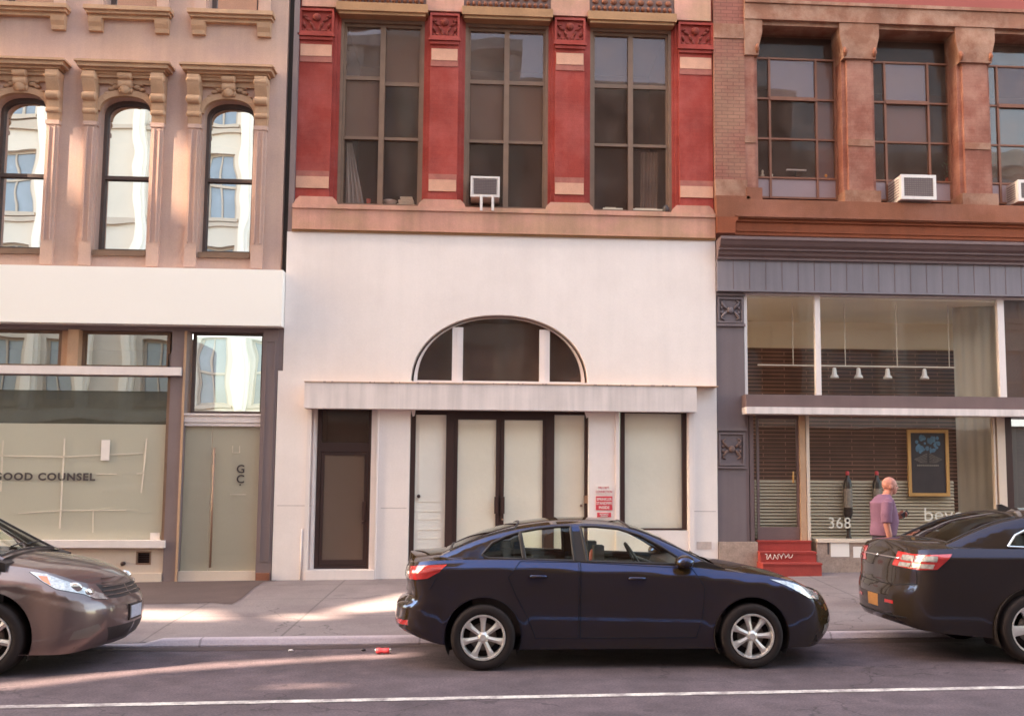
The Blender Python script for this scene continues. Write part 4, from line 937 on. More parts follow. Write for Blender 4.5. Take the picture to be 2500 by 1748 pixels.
# ledge with pale nosing
lx0 = PX(1822, 990, YR-0.3)
lg = MB().box(lx0, RX, YR-0.30, YR+0.1, zmid0+0.10, zmid1+0.02).build('shop_ledge', 'cornice_metal', Rb)
MB().box(lx0-0.005, RX, YR-0.325, YR-0.02, zmid0+0.0, zmid0+0.115).build('nosing', 'canopy_white', lg)
# lower: door, post, display window
dA, dB_ = PX(1849, 1150, YR+0.1), PX(1952, 1150, YR+0.1)
zdr = PZ(1900, 1318, YR+0.1)
MB().box(q1, q1+0.06, YR+0.02, YR+0.15, 0.2, zmid0+0.1).box(q1+0.08, q1+0.15, YR+0.04, YR+0.18, 0.2, zmid0+0.1).build('door_jamb', 'cornice_metal', Rb)
d = MB().frame(dA, dB_, YR+0.12, YR+0.17, zdr, zmid0+0.02, 0.04, 0.22, 0.08).build('door', 'cornice_metal', Rb)
link('pane', [(dA+0.04, YR+0.14, zdr+0.2), (dB_-0.04, YR+0.14, zdr+0.2), (dB_-0.04, YR+0.14, zmid0-0.05), (dA+0.04, YR+0.14, zmid0-0.05)], [(0, 1, 2, 3)], 'pane_shop', d)
zh = PZ(1930, 1165, YR); MB().tube([(dB_-0.12, YR+0.07, zh-0.1), (dB_-0.12, YR+0.07, zh+0.1)], 0.014).build('handle', 'wood_yellow', d, True)
pA, pB, pC = PX(1952, 1150, YR+0.1), PX(1966, 1150, YR+0.1), PX(1975, 1150, YR+0.1)
MB().box(pA, pB, YR+0.06, YR+0.16, zbk-0.05, zmid0+0.05).build('door_post', 'hood_stone', Rb)
MB().box(pB+0.01, pC, YR+0.05, YR+0.14, zbk-0.05, zmid0+0.05).build('window_post', 'cream_paint', Rb)
pR0, pR1 = PX(2425, 1150, YR+0.1), PX(2452, 1150, YR+0.1)
MB().box(pR0, pR0+0.03, YR+0.05, YR+0.14, zbk, zmid0+0.05).box(pR0+0.06, pR1, YR+0.03, YR+0.16, zbk, zmid0+0.05).build('window_post', 'cream_paint', Rb)
MB().box(pR1, pR1+0.12, YR+0.03, YR+0.2, 0.2, zmid0+0.05).build('dark_post', 'black_frame', Rb)
dwr = link('display_window', [(pC, YR+0.1, zbk), (pR0, YR+0.1, zbk), (pR0, YR+0.1, zmid0+0.05), (pC, YR+0.1, zmid0+0.05)], [(0, 1, 2, 3)], 'pane_shop', Rb)
link('display_window', [(pR1+0.12, YR+0.1, 0.3), (RX, YR+0.1, 0.3), (RX, YR+0.1, zmid0+0.05), (pR1+0.12, YR+0.1, zmid0+0.05)], [(0, 1, 2, 3)], 'pane_mirror', Rb)
MB().box(PX(1995, 1330, YR), pR1, YR-0.03, YR+0.3, zbk-0.055, zbk).build('shop_sill', 'cream_paint', Rb)
MB().box(PX(1995, 1370, YR), RX, YR+0.0, YR+0.3, 0, zbk-0.055).build('bulkhead', 'granite', Rb)
for (a, c, ya, yb_) in ((2028, 2073, 1322, 1359), (2083, 2135, 1334, 1361)):
    g0, g1, g2, g3 = R(a, c, ya, yb_, YR); MB().box(g0, g1, YR-0.006, YR-0.0005, g2, g3).build('pasted_sheet', 'sign_card', Rb)
g0, g1, g2, g3 = R(2020, 2024, 1322, 1353, YR); MB().box(g0, g1, YR-0.004, YR-0.0005, g2, g3).build('dark_mark', 'letter_dark', Rb)
# numbers and lettering on the glass
t3 = at(2021, 1289, YR+0.09)
text('house_number', '368', 0.265, (t3.x, YR+0.088, t3.z), 'letter_white', dwr, 0.0, 0.001, sx=1.0, space=1.05)
t3 = at(2254, 1271, YR+0.09)
text('shop_lettering', 'beve', 0.33, (t3.x, YR+0.088, t3.z), 'letter_white', dwr, -0.002, 0.001, sx=1.15, space=1.0)
# interior
iz1 = zf0-0.05; ix0, ix1 = q1+0.05, 11.0; iy = YR+2.7
MB().box(ix0-0.05, ix0, YR+0.2, iy, 0.2, iz1).build('interior_side_wall', 'interior_beige', Rb)
MB().box(ix0, ix1, YR+0.2, iy, iz1, iz1+0.05).build('ceiling', 'interior_beige', Rb)
MB().box(ix0, ix1, YR+0.35, iy, 0.2, 0.3).build('interior_floor', 'interior_beige', Rb)
zbt = PZ(2100, 853, iy)
MB().box(ix0, ix1, iy, iy+0.05, zbt, iz1).build('interior_upper_wall', 'interior_beige', Rb)
MB().box(ix0, ix1, iy-0.02, iy+0.03, 0.2, zbt).build('interior_brick_wall', 'interior_brick', Rb)
# pale curtain at the right of the window
cxa, cxb = PX(2326, 1000, YR+0.9), PX(2440, 1000, YR+0.5)
v = []; f = []; n = 30
for j in range(n+1):
    xx = cxa+(cxb-cxa+0.3)*j/n; yy = YR+0.8-0.3*j/n+0.012*sin(j*1.3); v += [(xx, yy, 0.3), (xx, yy, iz1)]
for j in range(n): f.append((2*j, 2*j+2, 2*j+3, 2*j+1))
link('curtain', v, f, 'curtain', Rb, True)
# half height slatted blind behind the glass: dense thin slats above, wider pale slats below
zsl1 = PZ(2100, 1175, YR+0.3); zsa = PZ(2100, 1020, YR+0.3)
b = MB(); z = zbk
bx1 = PX(2330, 1250, YR+0.3)
while z < zsl1: b.add([(dA, YR+0.28, z), (bx1, YR+0.28, z), (bx1, YR+0.31, z+0.042), (dA, YR+0.31, z+0.042)], [(0, 1, 2, 3)]); z += 0.056
b.build('lower_blind', 'slat', Rb)
b = MB(); mat('thin_slat', (0.15, 0.085, 0.06), 0.6, 0.1, 2, 0.05)
z = zsl1+0.03
while z < zsa: b.box(dA, bx1, YR+0.29, YR+0.3, z, z+0.009); z += 0.034
b.build('upper_blind', 'thin_slat', Rb)
MB().box(dA, bx1, YR+0.42, YR+0.43, zbk, zsl1).build('blind_backing', 'interior_mid', Rb)
# steps
for k, (pa, pb_, ya, yb_) in enumerate(((1850, 1983, 1317, 1341), (1855, 1995, 1343, 1369), (1862, 2009, 1369, 1393))):
    pass
sz = [zwalk(5, 16.4)-0.03, PZ(1935, 1372, YR-0.22), PZ(1935, 1345, YR-0.05), zdr]
b = MB()
for k, yf in enumerate((YR-0.42, YR-0.21, YR-0.0)):
    xa_, xb_ = PX((1862, 1856, 1851)[k], 1350, yf), PX((2007, 1994, 1982)[k], 1350, yf)
    b.box(xa_, xb_-0.01, yf, YR+0.12, sz[k], sz[k+1]-0.003)
    b.box(xa_-0.002, xb_, yf-0.015, YR+0.12, sz[k+1]-0.03, sz[k+1])
so = b.build('front_steps', 'step_red'); tag(so, 'three red painted steps with white scribble below the dark shop door', 'steps')
b = MB(); yy = YR-0.227
A = at(1868, 1366, YR-0.225); B = at(1935, 1364, YR-0.225); pts = []
for j in range(41):
    t_ = j/40; pts.append((A.x+(B.x-A.x)*t_+0.015*sin(t_*47), yy, A.z+0.055+0.045*sin(t_*39+0.6)*(1-0.3*t_)+0.012*cos(t_*83)))
b.tube(pts, 0.0055, 5)
b.build('scribble', 'sign_card', so)

# ---- things in and on the right shop
mat('lamp_glow', (0.9, 0.8, 0.6), 0.5, 0, 1, 0, emis=((1, 0.75, 0.4), 3.0))
t = empty('track_light', (PX(2100, 900, YR+0.6), YR+0.6, PZ(2100, 897, YR+0.6)), 'white ceiling track with four small spotlights hanging behind the upper shop glass', 'track light')
Yt = YR+0.6; zr_a, zr_b = PZ(1850, 890, Yt), PZ(2330, 898, Yt); xa, xb = PX(1850, 893, Yt), PX(2330, 893, Yt); zr_ = (zr_a+zr_b)/2
MB().box(xa, xb, Yt-0.015, Yt+0.015, zr_-0.012, zr_+0.012).build('rail', 'cream_paint', t)
for q in (1935, 2062, 2188, 2315):
    x = PX(q, 800, Yt); MB().tube([(x, Yt, zr_), (x, Yt, iz1)], 0.008, 6).build('rod', 'cream_paint', t)
for q in (2037, 2096, 2167, 2257):
    x = PX(q, 920, Yt); l = MB().lathe([(0.02, 0.0), (0.035, -0.02), (0.045, -0.12), (0.075, -0.16), (0.08, -0.19)], (x, Yt, zr_-0.03), 'z', 14).build('spotlight', 'appliance_white', t, True)
    MB().lathe([(0.072, -0.185), (0.01, -0.188)], (x, Yt, zr_-0.03), 'z', 12).build('lens', 'lamp_glow', l)
def poster():
    Y = YR+0.2; x0, x1, z0, z1 = R(2217, 2317, 1049, 1211, Y)
    p = MB().box(x0+0.03, x1-0.03, Y+0.012, Y+0.02, z0+0.03, z1-0.03).build('framed_poster', 'poster_dark')
    tag(p, 'dark poster with a blue picture in a yellow wooden frame inside the shop window', 'poster')
    MB().frame(x0, x1, Y-0.01, Y+0.03, z0, z1, 0.055).build('frame', 'wood_yellow', p)
    b = MB(); xm = (x0+x1)/2
    rr = random.Random(5)
    for j in range(26): b.ball((xm+rr.uniform(-0.2, 0.2), Y+0.01, z1-0.25+rr.uniform(-0.14, 0.12)), rr.uniform(0.02, 0.05), 0.003, rr.uniform(0.02, 0.06), 8, 5)
    b.build('picture', 'poster_blue', p)
    b = MB()
    for j in range(6): b.tube([(xm-0.25+0.02*j, Y+0.008, z1-0.52-0.01*j), (xm-0.02, Y+0.008, z1-0.42-0.03*j)], 0.004, 4).tube([(xm+0.25-0.02*j, Y+0.008, z1-0.52-0.01*j), (xm+0.02, Y+0.008, z1-0.42-0.03*j)], 0.004, 4)
    for j in range(12): b.box(xm-0.2+0.033*j, xm-0.2+0.033*j+0.02, Y+0.006, Y+0.011, z0+0.52, z0+0.545)
    b.build('poster_print', 'label_grey', p)
poster()
for k, (q, lab) in enumerate(((2072, 'tall black bottle shaped stand with red cap above the number on the glass'), (2144, 'black bottle shaped stand with red cap half hidden behind the bald person'))):
    Y = YR+0.2; b0 = at(q, 1305, Y); x = b0.x; zt_ = PZ(q, 1150, Y); zb_ = zbk
    h = zt_-zb_
    o = MB().lathe([(0.05, 0), (0.05, 0.02), (0.035, 0.05), (0.035, h*0.28), (0.06, h*0.32), (0.075, h*0.36), (0.075, h*0.80), (0.06, h*0.86), (0.03, h*0.90), (0.025, h*0.95)], (x, Y, zb_), 'z', 18).build('bottle_stand', 'bottle_black', None, True, 40)
    tag(o, lab, 'bottle stand', 'bottle shaped stands in the shop window')
    MB().lathe([(0.03, h*0.94), (0.032, h*0.95), (0.032, h*0.995), (0.02, h)], (x, Y, zb_), 'z', 14).build('cap', 'cap_red', o, True)
    MB().lathe([(0.077, h*0.46), (0.077, h*0.74)], (x, Y, zb_), 'z', 18, False).build('label', 'label_grey', o, True)

# ---- air conditioners
def aircon(px0, px1, py0, py1, Yw, depth, label, louv):
    x0, x1, z0, z1 = R(px0, px1, py0, py1, Yw-depth)
    t = empty('air_conditioner', ((x0+x1)/2, Yw-depth/2, z0), label, 'air conditioner', 'window air conditioners')
    b = MB(); b.frame(x0, x1, Yw-depth, Yw-depth+0.03, z0, z1, 0.055 if louv else 0.035).box(x0+0.005, x1-0.005, Yw-depth+0.0301, Yw+0.15, z0+0.005, z1-0.005)
    b.build('casing', 'appliance_white', t)
    b = MB(); g0, g1 = x0+0.055, x1-0.055; h0, h1 = z0+0.055, z1-0.05
    b.box(g0, g1, Yw-depth+0.02, Yw-depth+0.026, h0, h1)
    gr = b.build('grille', 'appliance_grille', t)
    b = MB(); n = 9
    for j in range(n): z = h0+(h1-h0)*(j+0.5)/n; b.box(g0, g1, Yw-depth+0.008, Yw-depth+0.018, z-0.006, z+0.006)
    for j in range(13): x = g0+(g1-g0)*(j+0.5)/13; b.box(x-0.003, x+0.003, Yw-depth+0.004, Yw-depth+0.01, h0, h1)
    b.build('fins', 'mauve_paint', gr)
    if louv:     # side vents
        b = MB()
        for j in range(7): z = z0+0.08+(z1-z0-0.14)*j/6; b.box(x0-0.001, x0+0.006, Yw-depth+0.1, Yw-0.06, z-0.008, z+0.008)
        b.build('side_vents', 'appliance_grille', t)
    return t, (x0, x1, z0, z1)
t, (x0, x1, z0, z1) = aircon(1149, 1220, 431, 481, YU+0.15, 0.30, 'small white window air conditioner on two pale legs in the red brick front', False)
for q in (1175, 1203):
    x = PX(q, 495, YU-0.1); zf_ = PZ(q, 514, YU-0.17)
    MB().box(x-0.022, x+0.022, YU-0.17, YU-0.13, zf_, z0+0.03).box(x-0.022, x+0.022, YU-0.13, YU+0.1, z0-0.03, z0-0.001).build('bracket_leg', 'appliance_white', t)
aircon(2200, 2286, 427, 487, YR+0.42, 0.62, 'large white box air conditioner jutting out of the middle window of the brownstone', True)
t, (x0, x1, z0, z1) = aircon(2486, 2570, 440, 492, YR+0.42, 0.45, 'beige edged air conditioner cut off by the right edge of the photo', True)

# ---- things on window sills
Yv = YU+0.24; zq = zsl+0.11
def thing1(o, lab, cat): return tag(o, lab, cat)
p = at(899, 482, Yv); thing1(MB().lathe([(0.03, 0), (0.04, 0.10), (0.036, 0.10), (0.028, 0.01)], (p.x, Yv+0.05, zq), 'z', 14).build('cup', 'cup_red', None, True, 40), 'small red cup on the sill inside the left red brick window', 'cup')
p = at(950, 480, Yv); thing1(MB().lathe([(0.05, 0), (0.10, 0.05), (0.13, 0.09), (0.12, 0.09), (0.05, 0.02)], (p.x, Yv+0.1, zq), 'z', 20).build('bowl', 'appliance_white', None, True, 40), 'white bowl on the sill inside the left red brick window', 'bowl')
p = at(993, 475, Yv); b = MB(); zz = zq
for j, (w_, hh) in enumerate(((0.17, 0.045), (0.16, 0.03), (0.15, 0.04), (0.13, 0.03), (0.12, 0.025))): b.box(p.x-w_+0.02*(j % 2), p.x+w_*0.75, Yv+0.06, Yv+0.22, zz, zz+hh-0.004); zz += hh
tag(b.build('papers', 'book_cream'), 'stack of cream papers on the sill at the right of the left red brick window', 'papers')
p = at(1500, 494, Yv); 
for (q0_, q1_, lab) in ((1472, 1520, 'flat tan papers on the sill at the left of the right red brick window'), (1545, 1620, 'flat tan folder on the sill at the right of the right red brick window')):
    A, B = PX(q0_, 495, Yv), PX(q1_, 495, Yv); o = MB().box(A, B, Yv-0.02, Yv+0.08, zq+0.0, zq+0.03).box(A+0.04, B-0.12, Yv, Yv+0.06, zq+0.031, zq+0.05).build('papers', 'book_cream'); tag(o, lab, 'papers')
p = at(1628, 494, YU+0.1); tag(MB().lathe([(0.05, 0), (0.07, 0.03), (0.06, 0.11), (0.045, 0.15), (0.02, 0.17)], (p.x-0.02, YU+0.07, zsl+0.003), 'z', 12).build('pot', 'bottle_black', None, True), 'small dark pot at the right corner of the right red brick window', 'pot')
Yi = Yg+0.12; zi_ = zrow[1]+0.018
MB_ = MB().box(PX(1853, 440, Yi), PX(2061, 440, Yi), Yi-0.06, Yi+0.25, zi_-0.03, zi_).build('inner_shelf', 'interior_mid', Rb)
p = at(2014, 425, Yi); tag(MB().lathe([(0.02, 0), (0.05, 0.03), (0.06, 0.07), (0.045, 0.12), (0.01, 0.14)], (p.x, Yi, zi_), 'z', 14).build('orange_ornament', 'orange_fruit', None, True), 'round orange ornament inside the left brownstone window', 'ornament')
p = at(1855, 428, Yi)
for j, (dx, hh, lab) in enumerate(((0.0, 0.16, 'pale figurine in the left corner of the left brownstone window'), (0.14, 0.09, 'pale low dish in the left brownstone window'))):
    tag(MB().lathe([(0.03, 0), (0.035, hh*0.4), (0.015, hh*0.6), (0.025, hh*0.85), (0.01, hh)], (p.x+0.05+dx*1.2, Yi, zi_), 'z', 12).build('figurine', 'book_cream', None, True), lab, 'figurine')
A, B = PX(1920, 416, Yi+0.1), PX(1968, 416, Yi+0.1); zz = PZ(1945, 416, Yi+0.1)
o = empty('desk_lamp', ((A+B)/2, Yi+0.1, zi_), 'slim white desk lamp bar inside the left brownstone window', 'lamp')
MB().box(A, B, Yi+0.08, Yi+0.12, zz-0.012, zz+0.012).build('lamp_bar', 'appliance_white', o); MB().tube([((A+B)/2, Yi+0.12, zi_), ((A+B)/2, Yi+0.12, zz)], 0.008, 6).build('stem', 'black_frame', o)
# plant in the second brownstone window
p = at(2320, 440, Yi); o = empty('potted_plant', (p.x, Yi+0.05, zi_), 'small potted plant with leaves at the right of the middle brownstone window', 'plant')
MB().lathe([(0.05, 0), (0.07, 0.11), (0.06, 0.11), (0.04, 0.01)], (p.x, Yi+0.05, zi_), 'z', 14).build('pot', 'cup_red', o, True)
rr = random.Random(11); b = MB()
for j in range(46):
    a = rr.uniform(0, 2*pi); h_ = rr.uniform(0.1, 0.55); r_ = rr.uniform(0.02, 0.14)*(0.5+h_); c_ = Vector((p.x+r_*cos(a), Yi+0.05+r_*sin(a)*0.5, zi_+h_)); d1 = Vector((rr.uniform(-1, 1), rr.uniform(-1, 1), rr.uniform(-1, 1))).normalized()*0.05; d2 = d1.orthogonal().normalized()*0.022
    b.add([c_-d1, c_+d2, c_+d1, c_-d2], [(0, 1, 2, 3)])
b.build('foliage', 'leaf', o); MB().tube([(p.x, Yi+0.05, zi_), (p.x+0.02, Yi+0.05, zi_+0.5)], 0.008, 5).build('stem', 'leaf', o)

# ---- crushed red drink can by the kerb
p = atz(935, 1588, 0.035)
o = empty('drink_can', (p.x, p.y, 0.0), 'crushed red drink can lying in the gutter behind the dark sedan', 'can')
MB().lathe([(0.023, -0.072), (0.030, -0.064), (0.033, -0.035), (0.024, -0.008), (0.031, 0.015), (0.028, 0.035), (0.031, 0.062), (0.023, 0.072)], (p.x, p.y, 0.036), 'x', 16).build('can_body', 'cap_red', o, True)
MB().lathe([(0.024, 0.0), (0.027, 0.004), (0.026, 0.012), (0.02, 0.014)], (p.x+0.070, p.y, 0.036), 'x', 14).build('can_end', 'chrome', o, True)
MB().lathe([(0.024, 0.0), (0.027, -0.004), (0.026, -0.012), (0.02, -0.014)], (p.x-0.070, p.y, 0.036), 'x', 14).build('can_end', 'chrome', o, True)
for j, (q, r_) in enumerate(((710, 1588), (887, 1586))):
    p = atz(q, r_, 0.01); tag(MB().ball((p.x, p.y, 0.012), 0.03, 0.02, 0.014, 8, 5).build('litter', ('sign_card', 'letter_dark')[j], None, True), ('pale scrap of litter in the gutter left of the can', 'dark scrap of litter in the gutter just left of the can')[j], 'litter')

# ================================================================ across the street (reflected in the windows)
def opposite(xa, xb, H, wallm, label, bay, ph):
    yo = -4.0
    o = empty('facing_building', ((xa+xb)/2, yo, 0), label, 'building', 'buildings across the street')
    hl = []; n = int((xb-xa-0.6)/bay); fl = 3.6; x00 = xa+((xb-xa)-n*bay)/2
    z = 4.6
    while z+2.6 < H-0.5:
        for k in range(n):
            a = x00+k*bay+bay*0.5*(1-0.56); c = a+bay*0.56; hl.append([(a, z), (c, z), (c, z+2.4), (a, z+2.4)])
        z += fl
    MB().plate([(xa, 4.0), (xb, 4.0), (xb, H), (xa, H)], hl, yo, yo-0.35).build('wall', 'opposite_wall' if wallm == 'opposite_cream' else wallm, o)
    MB().box(xa, xb, yo-10, yo-0.4, 0, H-0.3).build('rear_block', 'opposite_dark', o)
    MB().box(xa, xb, yo-0.3, yo+0.02, 0, 4.0).build('shop_front', 'opposite_dark', o)
    MB().box(xa, xb, yo-0.2, yo+0.45, H-0.5, H).box(xa, xb, yo-0.2, yo+0.25, 3.9, 4.3).build('cornice', 'opposite_trim' if wallm != 'opposite_cream' else 'opposite_cream', o)
    b = MB(); g = MB()
    for h in hl:
        (a, z0), (c, _), (_, z1), _ = h
        b.frame(a, c, yo-0.25, yo-0.15, z0, z1, 0.09).box(a, c, yo-0.22, yo-0.12, (z0+z1)/2-0.05, (z0+z1)/2+0.05).box((a+c)/2-0.03, (a+c)/2+0.03, yo-0.22, yo-0.14, z0, z1)
        b.box(a-0.1, c+0.1, yo-0.1, yo+0.15, z0-0.15, z0)
        g.add([(a, yo-0.2, z0), (c, yo-0.2, z0), (c, yo-0.2, z1), (a, yo-0.2, z1)], [(0, 1, 2, 3)])
    for (h1) in [4.3+3.6*q for q in range(int((H-4.3)/3.6)+1)]: b.box(xa, xb, yo-0.05, yo+0.12, h1-0.12, h1+0.1)
    b.build('window_frames', 'opposite_trim', o); g.build('window_glass', 'opposite_glass', o)
    pl_ = MB()
    for k in range(n+1):
        xx = x00+k*bay; pl_.box(xx-0.24, xx+0.24, yo-0.02, yo+0.22, 4.3, H-0.5).box(xx-0.10, xx+0.10, yo+0.21, yo+0.30, 4.4, H-0.6)
    pl_.build('column_row', wallm, o)
opposite(-70, -14, 19.5, 'opposite_cream', 'cream columned building across the street, far left', 2.0, 0)
opposite(-14, 1.2, 19.0, 'opposite_cream', 'cream columned building across the street, seen mirrored in the left windows', 2.0, 0.3)
opposite(1.2, 12, 17.5, 'opposite_brick', 'red brick building across the street, behind the camera', 3.0, 0)
opposite(12, 30, 15.0, 'opposite_cream', 'cream building across the street, far right', 3.4, 0)
# added unseen wall above the roofs, its openings shaped to cast the sun patches
def back(p, yp):
    t = (p.y-yp)/sd.y; return (p.x-sd.x*t, p.z-sd.z*t)
YT = -4.3
PATCH = []
for px, Yp in (([(132, 310), (180, 310), (184, 470), (144, 470)], YL), ([(402, 330), (450, 330), (446, 515), (404, 515)], YL), ([(-60, 250), (-5, 250), (-5, 450), (-60, 450)], YL),
               ([(575, 330), (600, 330), (598, 470), (573, 470)], YL)):
    PATCH.append([back(at(a, b, Yp), YT) for a, b in px])
for px, zp in (([(-60, 1692), (-60, 1674), (200, 1645), (500, 1617), (800, 1601), (1000, 1593), (1000, 1601), (720, 1616), (350, 1642), (200, 1660)], 0.0),
               ([(300, 1480), (500, 1482), (550, 1505), (300, 1503)], 0.16), ([(650, 1492), (790, 1490), (830, 1502), (690, 1504)], 0.16), ([(790, 1484), (1010, 1448), (1060, 1448), (1010, 1482), (830, 1492)], 0.16),
               ([(640, 1672), (800, 1668), (850, 1680), (700, 1684)], 0.0)):
    PATCH.append([back(atz(a, b, zp), YT) for a, b in px])
tw = empty('sun_mask_wall', (-40, YT, 19.5), 'added off-frame wall with openings shaped to cast the sun patches', 'wall')
MB().plate([(-90, 19.6), (-4, 19.6), (-4, 62), (-90, 62)], PATCH, YT, YT-0.04).build('wall', 'opposite_brick', tw)
# ================================================================ cars
def carpaint(name, base, metal=0.5, rough=0.28, coat=1.0, flake=0.05):
    m = mat(name, base, rough, 0.02, 1.0, flake, metal=metal, coat=coat, spec=0.5); return m
def deeppaint(name, base, tintc, ior, rough):
    m = carpaint(name, base, 0.0, rough, 0.0, 0.02); b = m.node_tree.nodes['Principled BSDF']
    b.inputs['IOR'].default_value = ior; b.inputs['Specular IOR Level'].default_value = 0.5; b.inputs['Specular Tint'].default_value = (*tintc, 1)
deeppaint('paint_navy', (0.048, 0.028, 0.012), (0.13, 0.36, 1.0), 1.76, 0.04)
carpaint('paint_taupe', (0.165, 0.105, 0.095), 0.55, 0.3)
deeppaint('paint_black', (0.038, 0.025, 0.017), (0.30, 0.46, 0.90), 1.52, 0.06)
mat('tyre_rubber', (0.022, 0.013, 0.012), 0.85, 0.15, 8, 0.1)
mat('wheel_well', (0.025, 0.016, 0.014), 0.95, 0.1, 3, 0.05)
mat('alloy', (0.80, 0.72, 0.67), 0.35, 0.06, 8, 0.05, metal=0.6)
mat('dark_alloy', (0.20, 0.15, 0.13), 0.4, 0.06, 8, 0.05, metal=0.5)
mat('car_trim', (0.035, 0.024, 0.022), 0.5, 0.06, 4, 0.04)
mat('panel_gap', (0.012, 0.008, 0.008), 0.9, 0.02, 4, 0.01)
mat('seat_cloth', (0.075, 0.052, 0.045), 0.9, 0.1, 6, 0.08)
mat('lamp_red', (0.50, 0.025, 0.02), 0.12, 0.2, 14, 0.1, spec=0.8, coat=1.0)
mat('lamp_white', (0.55, 0.49, 0.45), 0.16, 0.45, 22, 0.3, spec=0.8, coat=1.0, metal=0.5)
mat('lamp_amber', (0.75, 0.20, 0.04), 0.15, 0.1, 14, 0.1, spec=0.8, coat=1.0)
mat('plate_pale', (0.50, 0.47, 0.52), 0.5, 0.1, 20, 0.1)
mat('plate_reflection', (0.40, 0.17, 0.045), 0.5, 0.1, 20, 0.1)
glass('car_glass', (0.95, 0.98, 0.90), 0.03, 0.0)
glass('car_glass_dark', (0.09, 0.08, 0.075), 0.03, 0.0)
glass('lamp_glass', (0.85, 0.85, 0.85), 0.12, 0.02, 12)

def car(S):
    W, Xr, Xf = S['W'], S['Xr'], S['Xf']; ar, af = S['ar'], S['af']; NR, NF = S.get('nr', 2.8), S.get('nf', 2.6)
    yc = S['y']; ox = S['x']
    root = empty('parked_car', (ox, yc, 0.0), S['label'], 'car', 'cars parked along the kerb')
    root.rotation_euler = (0, 0, S.get('rot', 0)); bpy.context.view_layer.update()
    TW = Matrix.Translation(root.location) @ root.rotation_euler.to_matrix().to_4x4()
    def place(o, par):
        o.parent = par; return o          # vertices are in car coordinates; children inherit the root transform
    def mk(mb, name, m, par, smooth=True, auto=None, fix=True):
        o = mb.build(name, m, None, smooth, auto, fix); o.parent = par; return o
    # ---- plan outline (near side, y negative), from rear centre to front centre
    P = []
    for i in range(25):
        th = pi/2*(1-i/24)  # start at rear centre: y=0
        P.append((Xr+ar-ar*abs(sin(th))**(2/NR), -W*abs(cos(th))**(2/NR)))
    for i in range(1, 40): P.append((Xr+ar+(Xf-af-Xr-ar)*i/40, -W))
    for i in range(25):
        th = pi/2*i/24
        P.append((Xf-af+af*abs(sin(th))**(2/NF), -W*abs(cos(th))**(2/NF)))
    acc = [0.0]
    for a, b in zip(P, P[1:]): acc.append(acc[-1]+hypot(b[0]-a[0], b[1]-a[1]))
    Ltot = acc[-1]
    def plan(s):
        s = min(max(s, 0), Ltot)
        lo, hi = 0, len(acc)-1
        while hi-lo > 1:
            m_ = (lo+hi)//2
            if acc[m_] <= s: lo = m_
            else: hi = m_
        t = (s-acc[lo])/max(acc[hi]-acc[lo], 1e-9)
        return P[lo][0]+(P[hi][0]-P[lo][0])*t, P[lo][1]+(P[hi][1]-P[lo][1])*t
    tabx = [(plan(Ltot*i/800), Ltot*i/800) for i in range(801)]
    def sx(x):       # arc length of the point with this x (x increases monotonically along the path)
        for (p, s), (p2, s2) in zip(tabx, tabx[1:]):
            if p[0] <= x <= p2[0] and p2[0] > p[0]: return s+(s2-s)*(x-p[0])/(p2[0]-p[0])
        return 0 if x < Xr else Ltot
    def sfy(y):      # on the front, by lateral position (y <= 0)
        for (p, s) in reversed(tabx):
            if p[1] <= y: return s
        return Ltot
    def sry(y):
        for (p, s) in tabx:
            if p[1] <= y: return s
        return 0
    zsh = lambda x: sinterp(S['shoulder'], x)
    zbt = lambda x: interp(S['bottom'], x)
    fo = lambda z: sinterp(S['frontoff'], z); ro = lambda z: sinterp(S['rearoff'], z)
    wheels = S['wheels']; wr = S['wr']; zw = S['wr']
    def side(x, z):
        k = z-(zsh(x)-S.get('crease', 0.10)); f = 1.0
        f -= S['tuck']*(max(0.0, -k)/0.6)**1.25 if S.get('tuck') else 0.020*((z-0.52)/0.35)**2
        y = W*f
        if k > 0: y -= k*S.get('shslope', 0.70)+k*k*1.5
        y -= 0.018*math.exp(-((z-(zsh(x)-S.get('crease', 0.10)-0.05))/0.035)**2)*S.get('scallop', 0.6)
        for wx in wheels:
            d = hypot(x-wx, z-zw)
            y += 0.008*math.exp(-((d-(wr+0.06))/0.06)**2)
        y -= 0.035*((x-(Xr+Xf)/2)/((Xf-Xr)/2))**4
        return y
    def ring(s, z):
        x, y = plan(s); u = y/-W
        wf = min(max((x-(Xf-af))/af, 0), 1); wrr = min(max(((Xr+ar)-x)/ar, 0), 1)
        yy = -side(x, z)*u
        x2 = x+fo(z)*wf**0.8*(0.35+0.65*wf) + ro(z)*wrr**0.8*(0.35+0.65*wrr)
        return Vector((x2, yy, z))
    # ---- lower body, cut into panels
    n = 90; topl = [(Ltot*i/n, zsh(plan(Ltot*i/n)[0])) for i in range(n+1)]
    botl = [(Ltot*i/60, zbt(plan(Ltot*i/60)[0])) for i in range(61)]
    outline = botl+list(reversed(topl))
    arches = []
    for wx in wheels:
        r = wr+S.get('arch', 0.055); c = sx(wx); lp = []
        zb_ = zbt(wx)
        for i in range(33):
            a = -0.62+(pi+1.24)*i/32; q = (c+r*cos(a), zw+0.01+r*sin(a))
            lp.append(q)
        lp = [q for q in lp]
        arches.append(lp)
    # wheel arches cross the bottom edge, so they are clipped to the outline
    def clip_arch(lp):
        r = []
        for q in lp:
            zmin = zbt(plan(q[0])[0])
            if q[1] > zmin+0.004: r.append(q)
        # close along the bottom
        r = [(r[0][0], zbt(plan(r[0][0])[0])+0.004)]+r+[(r[-1][0], zbt(plan(r[-1][0])[0])+0.004)]
        return r
    arches = [clip_arch(a) for a in arches]
    regs = []      # (name, polygon in (s,z), material, parent name)
